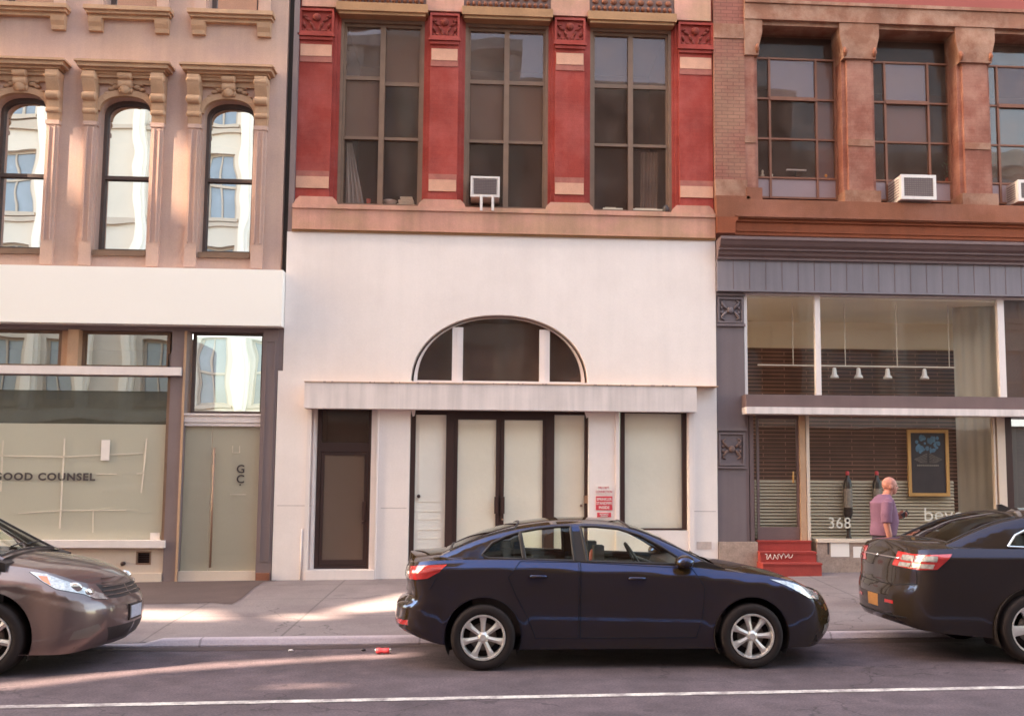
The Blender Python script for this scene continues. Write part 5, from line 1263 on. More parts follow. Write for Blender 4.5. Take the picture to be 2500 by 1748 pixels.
    for (nm, poly, m_, par) in S['regions']:
        q = []
        for p in poly:
            kind, a, z = p
            s = sx(a) if kind == 's' else (sfy(a) if kind == 'f' else sry(a))
            q.append((s, z))
        regs.append((nm, q, m_, par))
    loops = [a for a in arches]+[r[1] for r in regs]
    vs, ts = cdt(outline, loops, 0.036)
    groups = {}
    for t, c in ts:
        if any(inpoly(c, a) for a in arches): continue
        key = -1
        for i, r in enumerate(regs):
            if inpoly(c, r[1]): key = i; break
        groups.setdefault(key, []).append(t)
    V3 = [ring(*p) for p in vs]
    Nn = []
    for p in vs:
        a = ring(p[0]+0.01, p[1])-ring(p[0]-0.01, p[1]); b = ring(p[0], p[1]+0.01)-ring(p[0], p[1]-0.01); nn = a.cross(b)
        Nn.append(nn.normalized() if nn.length > 1e-9 else Vector((0, -1, 0)))
    def submesh(tris, sgn, push=0.0):
        idx = {}; v = []; f = []; no = []
        for t in tris:
            q = []
            for i in t:
                if i not in idx: idx[i] = len(v); p = V3[i]+Nn[i]*push; v.append((p.x, p.y*sgn, p.z)); no.append((Nn[i].x, Nn[i].y*sgn, Nn[i].z))
                q.append(idx[i])
            f.append(tuple(q))
        return v, f, no
    def surf(name, vfn, m_, par):
        v, f, no = vfn
        # orient to match the analytic normals
        f2 = []
        for t in f:
            a, b, c = (Vector(v[i]) for i in t); g = (b-a).cross(c-a)
            f2.append(t if g.dot(Vector(no[t[0]])) >= 0 else tuple(reversed(t)))
        me = bpy.data.meshes.new(name); me.from_pydata(v, [], f2); me.polygons.foreach_set('use_smooth', [True]*len(f2)); me.update()
        me.normals_split_custom_set_from_vertices(no); me.materials.append(M[m_])
        o = bpy.data.objects.new(name, me); C.objects.link(o); o.parent = par; return o
    def both(tris, push=0.0):
        a = submesh(tris, 1, push); b = submesh(tris, -1, push); k = len(a[0])
        return a[0]+b[0], a[1]+[tuple(i+k for i in t) for t in b[1]], a[2]+b[2]
    paint = S['paint']
    body = surf('body', both(groups.get(-1, [])), paint, root)
    made = {}
    for i, (nm, poly, m_, par) in enumerate(regs):
        if i not in groups: continue
        push = 0.004 if m_.startswith('lamp') else 0.0
        if nm in ('bumper', 'grille', 'lower_grille', 'number_plate', 'chrome_strip'):
            made[nm] = surf(nm, both(groups[i], push), m_, root if par is None or par not in made else made[par])
        else:
            for sg in (1, -1):
                pr = root if par is None else made.get((par, sg), made.get(par, root))
                made[(nm, sg)] = surf(nm, submesh(groups[i], sg, push), m_, pr)
    # panel gaps
    for i, (nm, poly, m_, par) in enumerate(regs):
        if nm in ('door', 'bumper', 'fuel_flap', 'headlight', 'tail_light'):
            b = MB(); pp = resamp(poly, 0.04); pp.append(pp[0])
            run = []
            for sg in (1, -1):
                b = MB(); q = [ring(*p) for p in pp]; q = [Vector((a.x, a.y*sg, a.z)) for a in q]
                b.tube(q, 0.0045, 5, False)
                mk(b, 'panel_gap', 'panel_gap', body)
    # ---- top cover: hood, deck and shoulders
    zc = lambda x: sinterp(S['centre'], x)
    cab0, cab1 = S['cabin']           # x range of the greenhouse opening
    nS = 130; nJ = 12; v = []; f = []; deckf = []
    for i in range(nS+1):
        s = Ltot*i/nS; p = ring(s, zsh(plan(s)[0])); x0 = plan(s)[0]
        for j in range(nJ+1):
            t = j/nJ; t2 = t**1.15
            xx = p.x; h = zc(xx)-p.z
            v.append((xx, p.y*(1-t2), p.z+h*(1-(1-t2)**2.0)))
    for i in range(nS):
        for j in range(nJ):
            q = (i*(nJ+1)+j, (i+1)*(nJ+1)+j, (i+1)*(nJ+1)+j+1, i*(nJ+1)+j+1)
            xm = sum(v[k][0] for k in q)/4; ym = sum(v[k][1] for k in q)/4
            if cab0 < xm < cab1 and abs(ym) < S['gw']-0.02: continue
            f.append(q)
    k = len(v); v2 = v+[(a, -b, c) for a, b, c in v]; f2 = f+[tuple(i+k for i in reversed(q)) for q in f]
    b = MB(); b.v = [Vector(q) for q in v2]; b.f = f2; mk(b, 'bonnet', paint, root)
    # ---- greenhouse
    rail = S['rail']; zr = lambda x: sinterp(rail, x); g0, g1 = rail[0][0], rail[-1][0]
    gw = S['gw']; slope = S['tumble']; zbelt = lambda x: zsh(x)-0.005
    crown = lambda x: interp(S['crown'], x)
    def gy(x, z):
        xm = S.get('xm', (g0+g1)/2); e = (x-xm)/((g1-g0)/2)
        y = gw*(1-S.get('gtaper', 0.10)*abs(e)**2.5) - slope*(z-zbelt(x))
        d = (z-(zr(x)-0.075))/0.075
        if d > 0: y -= 0.035*d*d
        return y
    def gpt(x, z): return Vector((x, -gy(x, z), z))
    ng = 50; rp = [(g0+(g1-g0)*i/ng, zr(g0+(g1-g0)*i/ng)) for i in range(ng+1)]
    bl = [(g0+(g1-g0)*i/ng, min(zbelt(g0+(g1-g0)*i/ng), zr(g0+(g1-g0)*i/ng)-0.004)) for i in range(ng+1)]
    sideout = bl+list(reversed(rp))
    wl_ = S['side_windows']
    vs, ts = cdt(sideout, [w_ for w_ in wl_], 0.05)
    V3 = [gpt(*p) for p in vs]
    Nn = []
    for p in vs:
        a = gpt(p[0]+0.01, p[1])-gpt(p[0]-0.01, p[1]); b_ = gpt(p[0], p[1]+0.008)-gpt(p[0], p[1]-0.008); Nn.append(a.cross(b_).normalized())
    groups = {}
    for t, c in ts:
        key = -1
        for i, w_ in enumerate(wl_):
            if inpoly(c, w_): key = i
        groups.setdefault(key, []).append(t)
    cabin = surf('cabin_frame', both(groups.get(-1, [])), paint, body)
    for i, w_ in enumerate(wl_):
        for sg in (1, -1):
            pr = root
            surf('side_window', submesh(groups.get(i, []), sg, -0.004), S['wglass'][i], pr)
        for sg in (1, -1):
            b = MB(); q = [gpt(*p) for p in resamp(w_, 0.05)]; q.append(q[0]); b.tube([Vector((a.x, a.y*sg, a.z)) for a in q], 0.015, 6, False)
            mk(b, 'window_seal', S.get('seal', 'car_trim'), body)
    # pillar covers (dark) between the side windows
    for (pa, pb_) in S.get('pillars', []):
        for sg in (1, -1):
            b = MB(); m_ = 6; v = []
            for i in range(m_+1):
                t = i/m_
                for (xb, xt) in (pa, pb_):
                    x = xb+(xt-xb)*t; z = zbelt(x)+0.01+(zr(x)-0.075-zbelt(x))*t; p = gpt(x, z); v.append((p.x, (p.y-0.004)*sg, p.z))
            b.add(v, [(2*i, 2*i+1, 2*i+3, 2*i+2) for i in range(m_)])
            mk(b, 'pillar_cover', 'car_trim', body)
    # roof / windscreen / rear window: top patch in (x, v), v = y / rail half width
    def tpt(x, v_):
        yr_ = gy(x, zr(x)); return Vector((x, v_*yr_, zr(x)+crown(x)*(1-abs(v_)**2.3)))
    SC = 0.6
    wsx0, wsx1 = S['screen']; rgx0, rgx1 = S['rearglass']
    def hdr(x, k): return x
    scr = [(wsx0+0.05, -0.90*SC), (wsx0+0.015, -0.5*SC), (wsx0, 0), (wsx0+0.015, 0.5*SC), (wsx0+0.05, 0.90*SC), (wsx1, 0.93*SC), (wsx1, -0.93*SC)]
    rgl = [(rgx1-0.05, 0.86*SC), (rgx1-0.01, 0.4*SC), (rgx1, 0), (rgx1-0.01, -0.4*SC), (rgx1-0.05, -0.86*SC), (rgx0, -0.88*SC), (rgx0, 0.88*SC)]
    outt = [(x, -1.0*SC) for x, _ in rp]+[(x, 1.0*SC) for x, _ in reversed(rp)]
    vs, ts = cdt(outt, [scr, rgl], 0.06)
    V3 = [tpt(p[0], p[1]/SC) for p in vs]; Nn = []
    for p in vs:
        vv = min(max(p[1]/SC, -0.985), 0.985); a = tpt(p[0]+0.01, vv)-tpt(p[0]-0.01, vv); b_ = tpt(p[0], vv+0.015)-tpt(p[0], vv-0.015); nn = a.cross(b_).normalized()
        if abs(p[1]/SC) > 0.97: nn = (nn*0.7+Vector((0, 0.7*(1 if p[1] > 0 else -1), 0.3))).normalized()
        Nn.append(nn)
    groups = {}
    for t, c in ts: groups.setdefault(1 if inpoly(c, scr) else (2 if inpoly(c, rgl) else 0), []).append(t)
    surf('roof', submesh(groups[0], 1), paint, body)
    if 1 in groups: surf('windscreen', submesh(groups[1], 1, -0.003), 'car_glass', root)
    if 2 in groups: surf('rear_window', submesh(groups[2], 1, -0.003), 'car_glass_dark' if S.get('darkrear') else 'car_glass', root)
    for lp in (scr, rgl):
        b = MB(); q = [tpt(p[0], p[1]/SC) for p in resamp(lp, 0.06)]; q.append(q[0]); b.tube(q, 0.012, 6, False)
        mk(b, 'screen_seal', 'car_trim', body)
    # ---- wheels and wells
    for wi, wx in enumerate(wheels):
        for sg in (-1, 1):
            yo_ = sg*(W-0.012); yi = sg*(W-0.215)
            b = MB(); r = wr
            wh = mk(MB().lathe([(0.05, 0), (r*0.66, 0.0), (r*0.66, 0.02)], (wx, sg*(W-0.10), zw), 'y', 28), 'wheel', 'wheel_well', root)
            prof = [(r*0.70, 0.0), (r*0.74, -0.012), (r*0.90, -0.014), (r*0.97, 0.0), (r, 0.03), (r, 0.17), (r*0.96, 0.195), (r*0.70, 0.2)]
            prof = [(a, -sg*h) if False else (a, (h if sg < 0 else -h)) for a, h in prof]
            mk(MB().lathe(prof, (wx, yo_, zw), 'y', 48, False), 'tyre', 'tyre_rubber', wh)
            sgn = 1 if sg < 0 else -1      # inward direction along y
            R0 = r*S.get('rimf', 0.72)
            b = MB(); b.lathe([(R0+0.004, -0.004*sgn), (R0, -0.012*sgn), (R0-0.014, -0.010*sgn), (R0-0.022, 0.012*sgn), (R0-0.028, 0.12*sgn)], (wx, yo_, zw), 'y', 48, False)
            ns, kind = S['spokes']
            for k in range(ns):
                a = 2*pi*k/ns+S.get('wrot', 0.3)+wi*S.get('wrot2', 0.5)
                def rp_(rad, off, dy): return Vector((wx+rad*cos(a)-off*sin(a), yo_+dy*sgn, zw+rad*sin(a)+off*cos(a)))
                segs = [(0.03, 0.024), (R0*0.35, 0.021), (R0*0.65, 0.025), (R0*0.85, 0.034), (R0-0.012, 0.05)] if kind == 'y' else [(0.03, 0.05), (R0*0.4, 0.042), (R0*0.8, 0.05), (R0-0.012, 0.075)] if kind == 'w' else [(0.03, 0.022), (R0*0.5, 0.024), (R0-0.012, 0.03)]
                vv = []
                for q, (rad, hw_) in enumerate(segs):
                    dy = 0.022-0.012*(rad/R0)-0.006*sin(pi*rad/R0)
                    vv += [rp_(rad, -hw_, dy+0.006), rp_(rad, 0, dy-0.006), rp_(rad, hw_, dy+0.006), rp_(rad, hw_, dy+0.04), rp_(rad, -hw_, dy+0.04)]
                m_ = len(segs); ff = [(5*q+j, 5*q+(j+1) % 5, 5*(q+1)+(j+1) % 5, 5*(q+1)+j) for q in range(m_-1) for j in range(5)]
                b.add(vv, ff)
            b.lathe([(0.001, -0.0*sgn), (0.03, -0.002*sgn), (0.038, 0.004*sgn), (0.055, 0.016*sgn), (0.058, 0.04*sgn)], (wx, yo_, zw), 'y', 20, False)
            mk(b, 'rim', S.get('rimm', 'alloy'), wh, True, 35)
            # brake disc behind the spokes
            mk(MB().lathe([(0.04, 0.0), (r*0.42, 0.0), (r*0.42, 0.012*sgn)], (wx, sg*(W-0.085), zw), 'y', 28), 'brake_disc', 'dark_alloy', wh)
            # well
            rr_ = r+S.get('arch', 0.055)+0.006; v = []; f = []
            for i in range(25):
                a = -0.5+(pi+1.0)*i/24
                for y_ in (W*1.0-0.012, W-0.35): v.append((wx+rr_*cos(a), sg*y_, zw+0.01+rr_*sin(a)))
            for i in range(24): f.append((2*i, 2*i+1, 2*i+3, 2*i+2))
            b = MB().add(v, f); b.add([(wx+rr_*cos(-0.5+(pi+1.0)*i/24), sg*(W-0.35), zw+0.01+rr_*sin(-0.5+(pi+1.0)*i/24)) for i in range(25)], [tuple(range(25))])
            mk(b, 'wheel_well', 'wheel_well', body, False)
    # ---- underside, bumpers' inner, interior
    zbm = min(q[1] for q in S['bottom'])
    b = MB(); b.box(wheels[0]-0.35, wheels[1]+0.35, -W+0.36, W-0.36, zbm+0.02, zbm+0.1)
    b.box(wheels[0]+wr+0.08, wheels[1]-wr-0.08, -W+0.14, W-0.14, zbm+0.02, zbm+0.1)
    b.box(Xr+0.5, wheels[0]-wr-0.08, -W+0.2, W-0.2, zbm+0.16, zbm+0.2).box(wheels[1]+wr+0.08, Xf-0.3, -W+0.15, W-0.15, zbm+0.05, zbm+0.12)
    mk(b, 'underside', 'wheel_well', body, False)
    b = MB(); zf_ = zbelt(0)
    b.box(cab0-0.1, cab1+0.1, -gw+0.10, gw-0.10, 0.30, 0.34)
    b.box(cab0-0.15, cab0+0.3, -gw+0.06, gw-0.06, zbelt(cab0)-0.10, zbelt(cab0)-0.05)      # parcel shelf
    b.box(cab0+0.0, cab1, -gw+0.03, -gw+0.08, 0.34, zf_-0.08).box(cab0, cab1, gw-0.08, gw-0.03, 0.34, zf_-0.08)
    mk(b, 'cabin_floor', 'seat_cloth', body, False)
    dx = cab1-0.42
    db = MB().prism([(dx, 0.5), (dx-0.12, zf_-0.18), (dx-0.05, zf_-0.02), (dx+0.25, zf_+0.02), (cab1+0.05, zf_-0.05), (cab1+0.05, 0.5)], 'y', -gw+0.06, gw-0.06)
    mk(db, 'dashboard', 'car_trim', body, False)
    b = MB(); cs = Vector((dx-0.30, gw*0.5, zf_-0.03)); q = [cs+Vector((0.19*0.42*cos(a_)*0+(-0.10*sin(a_)), 0.185*cos(a_), 0.16*sin(a_))) for a_ in [2*pi*i/20 for i in range(21)]]
    b.tube(q, 0.016, 6, False).tube([cs, cs+Vector((0.3, 0, -0.1))], 0.03, 8); mk(b, 'steering_wheel', 'car_trim', body)
    for (sx_, sy_, w_) in S['seats']:
        b = MB()
        b.prism([(sx_+0.02, 0.5), (sx_-0.12, S['seat_top']), (sx_-0.22, S['seat_top']), (sx_-0.16, 0.5)], 'y', sy_-w_/2, sy_+w_/2)
        b.box(sx_-0.1, sx_+0.42, sy_-w_/2, sy_+w_/2, 0.40, 0.55)
        st_ = mk(b, 'seat', 'seat_cloth', root, False)
        for hy in ([sy_] if w_ < 0.7 else [sy_-w_*0.33, sy_+w_*0.33]):
            bb = MB().box(sx_-0.225, sx_-0.125, hy-0.11, hy+0.11, S['seat_top']+0.03, S['seat_top']+0.19).box(sx_-0.18, sx_-0.17, hy-0.04, hy-0.03, S['seat_top']-0.02, S['seat_top']+0.04).box(sx_-0.18, sx_-0.17, hy+0.03, hy+0.04, S['seat_top']-0.02, S['seat_top']+0.04)
            mk(bb, 'headrest', 'seat_cloth', st_, False)
    # mirror: rounded shell on a short arm
    mxx, mz = S['mirror']
    for sg in (-1, 1):
        yb = sg*(gy(mxx, mz)+0.0); b = MB()
        b.ball((mxx, sg*(abs(yb)+0.13), mz), 0.10, 0.125, 0.068, 16, 10); b.tube([(mxx+0.02, yb, mz-0.05), (mxx+0.01, sg*(abs(yb)+0.09), mz-0.03)], [0.03, 0.025], 8)
        mo = mk(b, 'wing_mirror', paint, root)
        mk(MB().lathe([(0.001, 0), (0.06, 0.002)], (mxx-0.078, sg*(abs(yb)+0.13), mz), 'x', 16, False), 'mirror_glass', 'chrome', mo)
        b = MB().prism([(mxx-0.02, mz-0.09), (mxx+0.20, mz-0.10), (mxx+0.03, mz+0.06)], 'y', sg*(gy(mxx, mz)+0.002), sg*(gy(mxx, mz)+0.014)); mk(b, 'mirror_base', 'car_trim', mo, False)
    # door handles
    for hx, hz in S['handles']:
        for sg in (-1, 1):
            y0 = side(hx, hz); b = MB(); b.tube([(hx-0.09, sg*(y0-0.01), hz), (hx-0.075, sg*(y0+0.03), hz+0.004), (hx+0.07, sg*(y0+0.03), hz+0.004), (hx+0.085, sg*(y0-0.01), hz)], [0.012, 0.017, 0.015, 0.01], 8)
            pr = made.get(('door', sg if sg == 1 else 1), root)
            pr = made.get(('door', 1 if sg < 0 else -1), root)
            mk(b, 'handle', paint, pr)
    # wipers
    b = MB(); xw = S['screen'][1]-0.03
    for y0_, y1_ in ((-0.45, 0.1), (0.1, 0.62)):
        p0 = tpt(xw-0.02, y0_)+Vector((0, 0, 0.015)); p1_ = tpt(xw-0.05, y1_)+Vector((0, 0, 0.02)); b.tube([p0, p1_], 0.008, 5)
    mk(b, 'wipers', 'car_trim', body)
    return root, ring, gpt, mk, body, made, dict(sx=sx, sfy=sfy, sry=sry, side=side, zsh=zsh, tpt=tpt, plan=plan, Ltot=Ltot, zc=zc)

# ---------------- middle car: dark blue compact saloon, facing right
xc = 1.29; W = 0.865; yc = 9.80+W
def sp(*p): return p
wins = [[(-1.30, 1.075), (-1.36, 1.105), (-1.26, 1.22), (-1.12, 1.285), (-0.99, 1.325), (-0.945, 1.065)],
        [(-0.93, 1.065), (-0.975, 1.33), (-0.80, 1.362), (-0.60, 1.383), (-0.47, 1.386), (-0.44, 1.05)],
        [(-0.31, 1.045), (-0.37, 1.386), (-0.22, 1.385), (0.02, 1.362), (0.24, 1.295), (0.46, 1.18), (0.62, 1.08), (0.70, 1.01)]]
sed = dict(label='dark blue saloon car parked in the middle of the photo', x=xc, y=yc, W=W, Xr=-2.245, Xf=2.34, ar=0.42, af=0.66, nr=2.7, nf=2.35, wheels=(-1.34, 1.335), wr=0.318,
    shoulder=[(-2.21, 1.02), (-1.9, 1.05), (-1.5, 1.065), (-0.9, 1.06), (-0.2, 1.035), (0.4, 1.01), (0.8, 0.985), (1.1, 0.95), (1.45, 0.915), (1.75, 0.86), (1.95, 0.80), (2.1, 0.74), (2.245, 0.70)],
    bottom=[(-2.21, 0.36), (-2.05, 0.31), (-1.75, 0.24), (-1.0, 0.19), (1.0, 0.19), (1.7, 0.20), (2.0, 0.19), (2.2, 0.20)],
    frontoff=[(0.18, -0.16), (0.28, -0.06), (0.40, 0.0), (0.53, -0.02), (0.66, -0.09), (0.78, -0.20), (0.86, -0.30), (1.0, -0.45)],
    rearoff=[(0.22, 0.30), (0.31, 0.13), (0.38, 0.0), (0.56, 0.0), (0.61, 0.015), (0.66, 0.10), (0.75, 0.12), (0.88, 0.09), (0.98, 0.11), (1.08, 0.15), (1.2, 0.2)],
    centre=[(-2.2, 1.085), (-2.05, 1.10), (-1.7, 1.13), (-1.2, 1.12), (0.6, 1.06), (1.0, 1.03), (1.3, 0.985), (1.6, 0.925), (1.85, 0.86), (2.0, 0.79), (2.15, 0.71), (2.245, 0.66)],
    cabin=(-1.45, 1.05), gw=0.772, tumble=0.38, gtaper=0.13, crease=0.085, tuck=0.075, scallop=0.0, crown=[(-1.9, 0.01), (-1.5, 0.05), (-1.0, 0.055), (0, 0.05), (0.6, 0.05), (1.1, 0.02)],
    rail=[(-1.80, 1.075), (-1.60, 1.165), (-1.40, 1.245), (-1.2, 1.305), (-0.95, 1.358), (-0.65, 1.395), (-0.35, 1.405), (-0.08, 1.395), (0.12, 1.365), (0.32, 1.300), (0.57, 1.19), (0.84, 1.06), (1.02, 0.965)],
    side_windows=wins, wglass=['car_glass_dark', 'car_glass', 'car_glass'], screen=(0.10, 0.97), rearglass=(-1.68, -0.98), darkrear=False,
    pillars=[((-0.46, -0.46), (-0.30, -0.38)), ((-0.955, -1.0), (-0.92, -0.965))],
    seats=[(0.02, -0.36, 0.5), (0.02, 0.36, 0.5), (-0.80, 0.0, 1.2)], seat_top=0.99, mirror=(0.66, 1.045), handles=[(-0.80, 0.905), (0.18, 0.885)],
    paint='paint_navy', spokes=(7, 'y'), wrot=pi/2, wrot2=0.25, rimf=0.685,
    regions=[('tail_light', [('r', -0.66, 0.985), ('s', -2.02, 1.005), ('s', -1.70, 1.02), ('s', -1.78, 0.945), ('s', -1.90, 0.885), ('s', -2.05, 0.87), ('r', -0.68, 0.87)], 'lamp_red', None),
             ('headlight', [('s', 1.53, 0.872), ('s', 1.72, 0.85), ('s', 1.90, 0.805), ('f', -0.72, 0.765), ('f', -0.62, 0.71), ('f', -0.70, 0.655), ('s', 1.97, 0.685), ('s', 1.76, 0.785)], 'lamp_white', None),
             ('door', [('s', -0.98, 1.05), ('s', -0.40, 1.04), ('s', -0.40, 0.30), ('s', -0.82, 0.30), ('s', -0.90, 0.50), ('s', -1.02, 0.72), ('s', -1.10, 0.90)], 'paint_navy', None),
             ('door', [('s', -0.38, 1.04), ('s', 0.74, 0.98), ('s', 0.86, 0.80), ('s', 0.84, 0.50), ('s', 0.78, 0.30), ('s', -0.38, 0.30)], 'paint_navy', None),
             ('lower_grille', [('f', -0.45, 0.42), ('f', -0.02, 0.42), ('f', -0.02, 0.24), ('f', -0.35, 0.24)], 'car_trim', None),
             ('fog_light', [('f', -0.68, 0.40), ('f', -0.55, 0.42), ('f', -0.55, 0.30), ('f', -0.68, 0.31)], 'lamp_white', None),
             ('reflector', [('r', -0.78, 0.47), ('r', -0.55, 0.46), ('r', -0.55, 0.42), ('r', -0.78, 0.42)], 'lamp_red', None)])
root, ring, gpt, mk, body, made, H = car(sed)
def ringline(pts, push=0.004):
    r = []
    for kind, a, z in pts:
        s = H['sx'](a) if kind == 's' else (H['sfy'](a) if kind == 'f' else H['sry'](a)); p = ring(s, z); r.append(p)
    return r
# clear inner corner of the rear lamp, boot lid lip, boot and bumper seam, number plate
for sg in (1, -1):
    b = MB(); s0 = H['sry'](-0.60); pts = [(H['sry'](-0.40), 0.99), (H['sry'](-0.66), 0.985), (H['sry'](-0.68), 0.87), (H['sry'](-0.44), 0.88)]
    vs, ts = cdt(pts, [], 0.05); b.add([Vector((ring(*p).x-0.006, ring(*p).y*sg, ring(*p).z)) for p in vs], [t for t, c in ts]); mk(b, 'rear_lamp_lens', 'lamp_white', root)
b = MB()
for sg in (1, -1):
    q = ringline([('r', -0.05, 0.655), ('r', -0.5, 0.655), ('r', -0.70, 0.66), ('s', -2.0, 0.70), ('s', -1.86, 0.80), ('s', -1.80, 0.90)]); b.tube([Vector((a.x, a.y*sg, a.z)) for a in q], 0.005, 5, False)
mk(b, 'panel_gap', 'panel_gap', body)
x_ = ring(0, 0.78).x; b = MB().box(x_-0.012, x_-0.002, -0.16, 0.16, 0.70, 0.86); mk(b, 'number_plate', 'plate_pale', root, False)
b = MB().ball((-0.20, -0.2, 1.05), 0.035, 0.05, 0.08, 12, 8); mk(b, 'red_bag', 'cup_red', body)
# front emblem spot
b = MB(); x_ = ring(H['Ltot'], 0.62).x; b.ball((x_+0.004, 0, 0.63), 0.01, 0.05, 0.035, 12, 8); mk(b, 'badge', 'chrome', root)

# ---------------- left car: brown grey minivan, nose in view
W2 = 0.86
wins = [[(-1.75, 1.15), (-1.70, 1.60), (-0.75, 1.64), (-0.72, 1.12)], [(-0.66, 1.12), (-0.68, 1.64), (0.05, 1.62), (0.10, 1.10)], [(0.16, 1.10), (0.12, 1.62), (0.45, 1.57), (0.74, 1.40), (1.0, 1.20), (1.10, 1.08)], [(-2.25, 1.18), (-2.2, 1.56), (-1.82, 1.60), (-1.85, 1.16)]]
van = dict(label='brown grey minivan cut off by the left edge of the photo, headlight and grille showing', x=-6.18, y=9.66+W2, W=W2, Xr=-2.50, Xf=2.56, ar=0.35, af=0.66, nr=3.0, nf=2.35, wheels=(-1.52, 1.50), wr=0.345, rot=0.0, arch=0.085,
    shoulder=[(-2.5, 1.10), (-1.5, 1.11), (0.0, 1.09), (1.0, 1.06), (1.4, 1.03), (1.8, 0.985), (2.1, 0.92), (2.3, 0.85), (2.56, 0.78)],
    bottom=[(-2.5, 0.34), (-2.1, 0.24), (-1.0, 0.20), (1.2, 0.20), (1.9, 0.20), (2.3, 0.19), (2.5, 0.22)],
    frontoff=[(0.18, -0.15), (0.27, -0.06), (0.40, 0.0), (0.58, 0.0), (0.66, -0.04), (0.72, -0.09), (0.82, -0.14), (0.92, -0.22), (1.05, -0.4)],
    rearoff=[(0.22, 0.2), (0.40, 0.0), (0.62, 0.0), (0.72, 0.06), (1.1, 0.1), (1.3, 0.15)],
    centre=[(-2.5, 1.12), (0.0, 1.12), (1.2, 1.13), (1.6, 1.09), (1.85, 1.045), (2.05, 1.0), (2.25, 0.94), (2.4, 0.87), (2.56, 0.78)],
    cabin=(-2.35, 1.55), gw=0.80, tumble=0.28, gtaper=0.14, xm=-0.6, crease=0.16, crown=[(-2.5, 0.04), (0.5, 0.07), (1.2, 0.05), (1.7, 0.03)], scallop=0.3,
    rail=[(-2.44, 1.15), (-2.40, 1.35), (-2.30, 1.58), (-2.05, 1.66), (-1.2, 1.70), (-0.4, 1.70), (0.1, 1.68), (0.45, 1.61), (0.78, 1.45), (1.20, 1.23), (1.52, 1.07)],
    side_windows=wins, wglass=['car_glass']*4, screen=(0.42, 1.48), rearglass=(-2.42, -2.36), seats=[(0.0, -0.4, 0.5), (0.0, 0.4, 0.5), (-1.0, 0, 1.2)], seat_top=1.12, mirror=(0.30, 1.20), handles=[(-0.5, 0.95), (0.25, 0.93)],
    paint='paint_taupe', spokes=(7, 'x'), wrot=0.22, rimf=0.69,
    regions=[('headlight', [('s', 1.81, 0.955), ('s', 1.98, 0.935), ('s', 2.2, 0.86), ('f', -0.70, 0.80), ('f', -0.50, 0.72), ('f', -0.46, 0.665), ('f', -0.60, 0.685), ('s', 2.35, 0.735), ('s', 2.12, 0.80), ('s', 1.96, 0.875)], 'lamp_white', None),
             ('grille', [('f', -0.62, 0.855), ('f', -0.30, 0.87), ('f', -0.01, 0.875), ('f', -0.01, 0.67), ('f', -0.28, 0.665), ('f', -0.44, 0.67), ('f', -0.49, 0.735)], 'car_trim', None),
             ('lower_grille', [('f', -0.50, 0.40), ('f', -0.01, 0.40), ('f', -0.01, 0.26), ('f', -0.42, 0.26)], 'car_trim', None),
             ('fog_light', [('f', -0.76, 0.40), ('f', -0.60, 0.45), ('f', -0.56, 0.40), ('f', -0.64, 0.33), ('f', -0.78, 0.32)], 'dark_alloy', None),
             ('door', [('s', -0.70, 1.07), ('s', 0.12, 1.05), ('s', 0.12, 0.32), ('s', -0.70, 0.32)], 'paint_taupe', None),
             ('door', [('s', 0.14, 1.05), ('s', 1.02, 1.02), ('s', 1.04, 0.34), ('s', 0.14, 0.32)], 'paint_taupe', None)])
root, ring, gpt, mk, body, made, H = car(van)
for sg in (1, -1):
    b = MB(); pts = [(H['sx'](1.90), 0.925), (H['sx'](2.00), 0.915), (H['sx'](2.07), 0.835), (H['sx'](1.96), 0.885)]
    vs, ts = cdt(pts, [], 0.05); q = [ring(*p) for p in vs]; b.add([Vector((a.x, (a.y-0.010)*sg, a.z)) for a in q], [t for t, c in ts]); mk(b, 'indicator', 'lamp_amber', made[('headlight', sg)])
    b = MB(); p = ring(H['sx'](2.28), 0.80); b.ball((p.x-0.01, (p.y-0.0)*sg, p.z), 0.075, 0.03, 0.05, 14, 9); p = ring(H['sfy'](-0.62), 0.745); b.ball((p.x-0.02, p.y*sg, p.z), 0.045, 0.06, 0.045, 14, 9); mk(b, 'reflector_bowl', 'chrome', made[('headlight', sg)])
b = MB()
for z in (0.70, 0.74, 0.78, 0.82, 0.86):
    for sg in (1, -1):
        q = []
        for i in range(9):
            y = -0.50+0.5*i/8*0.99; p = ring(H['sfy'](y), z); q.append(Vector((p.x+0.006, p.y*sg, p.z)))
        b.tube(q, 0.006, 5, False)
mk(b, 'grille_bars', 'paint_taupe', made['grille'])
x_ = ring(H['Ltot'], 0.53).x; b = MB().box(x_-0.01, x_+0.012, -0.14, 0.14, 0.445, 0.565); np_ = mk(b, 'number_plate', 'plate_pale', root, False)
mk(MB().box(x_-0.02, x_+0.006, -0.17, 0.17, 0.425, 0.585), 'plate_holder', 'car_trim', body, False)

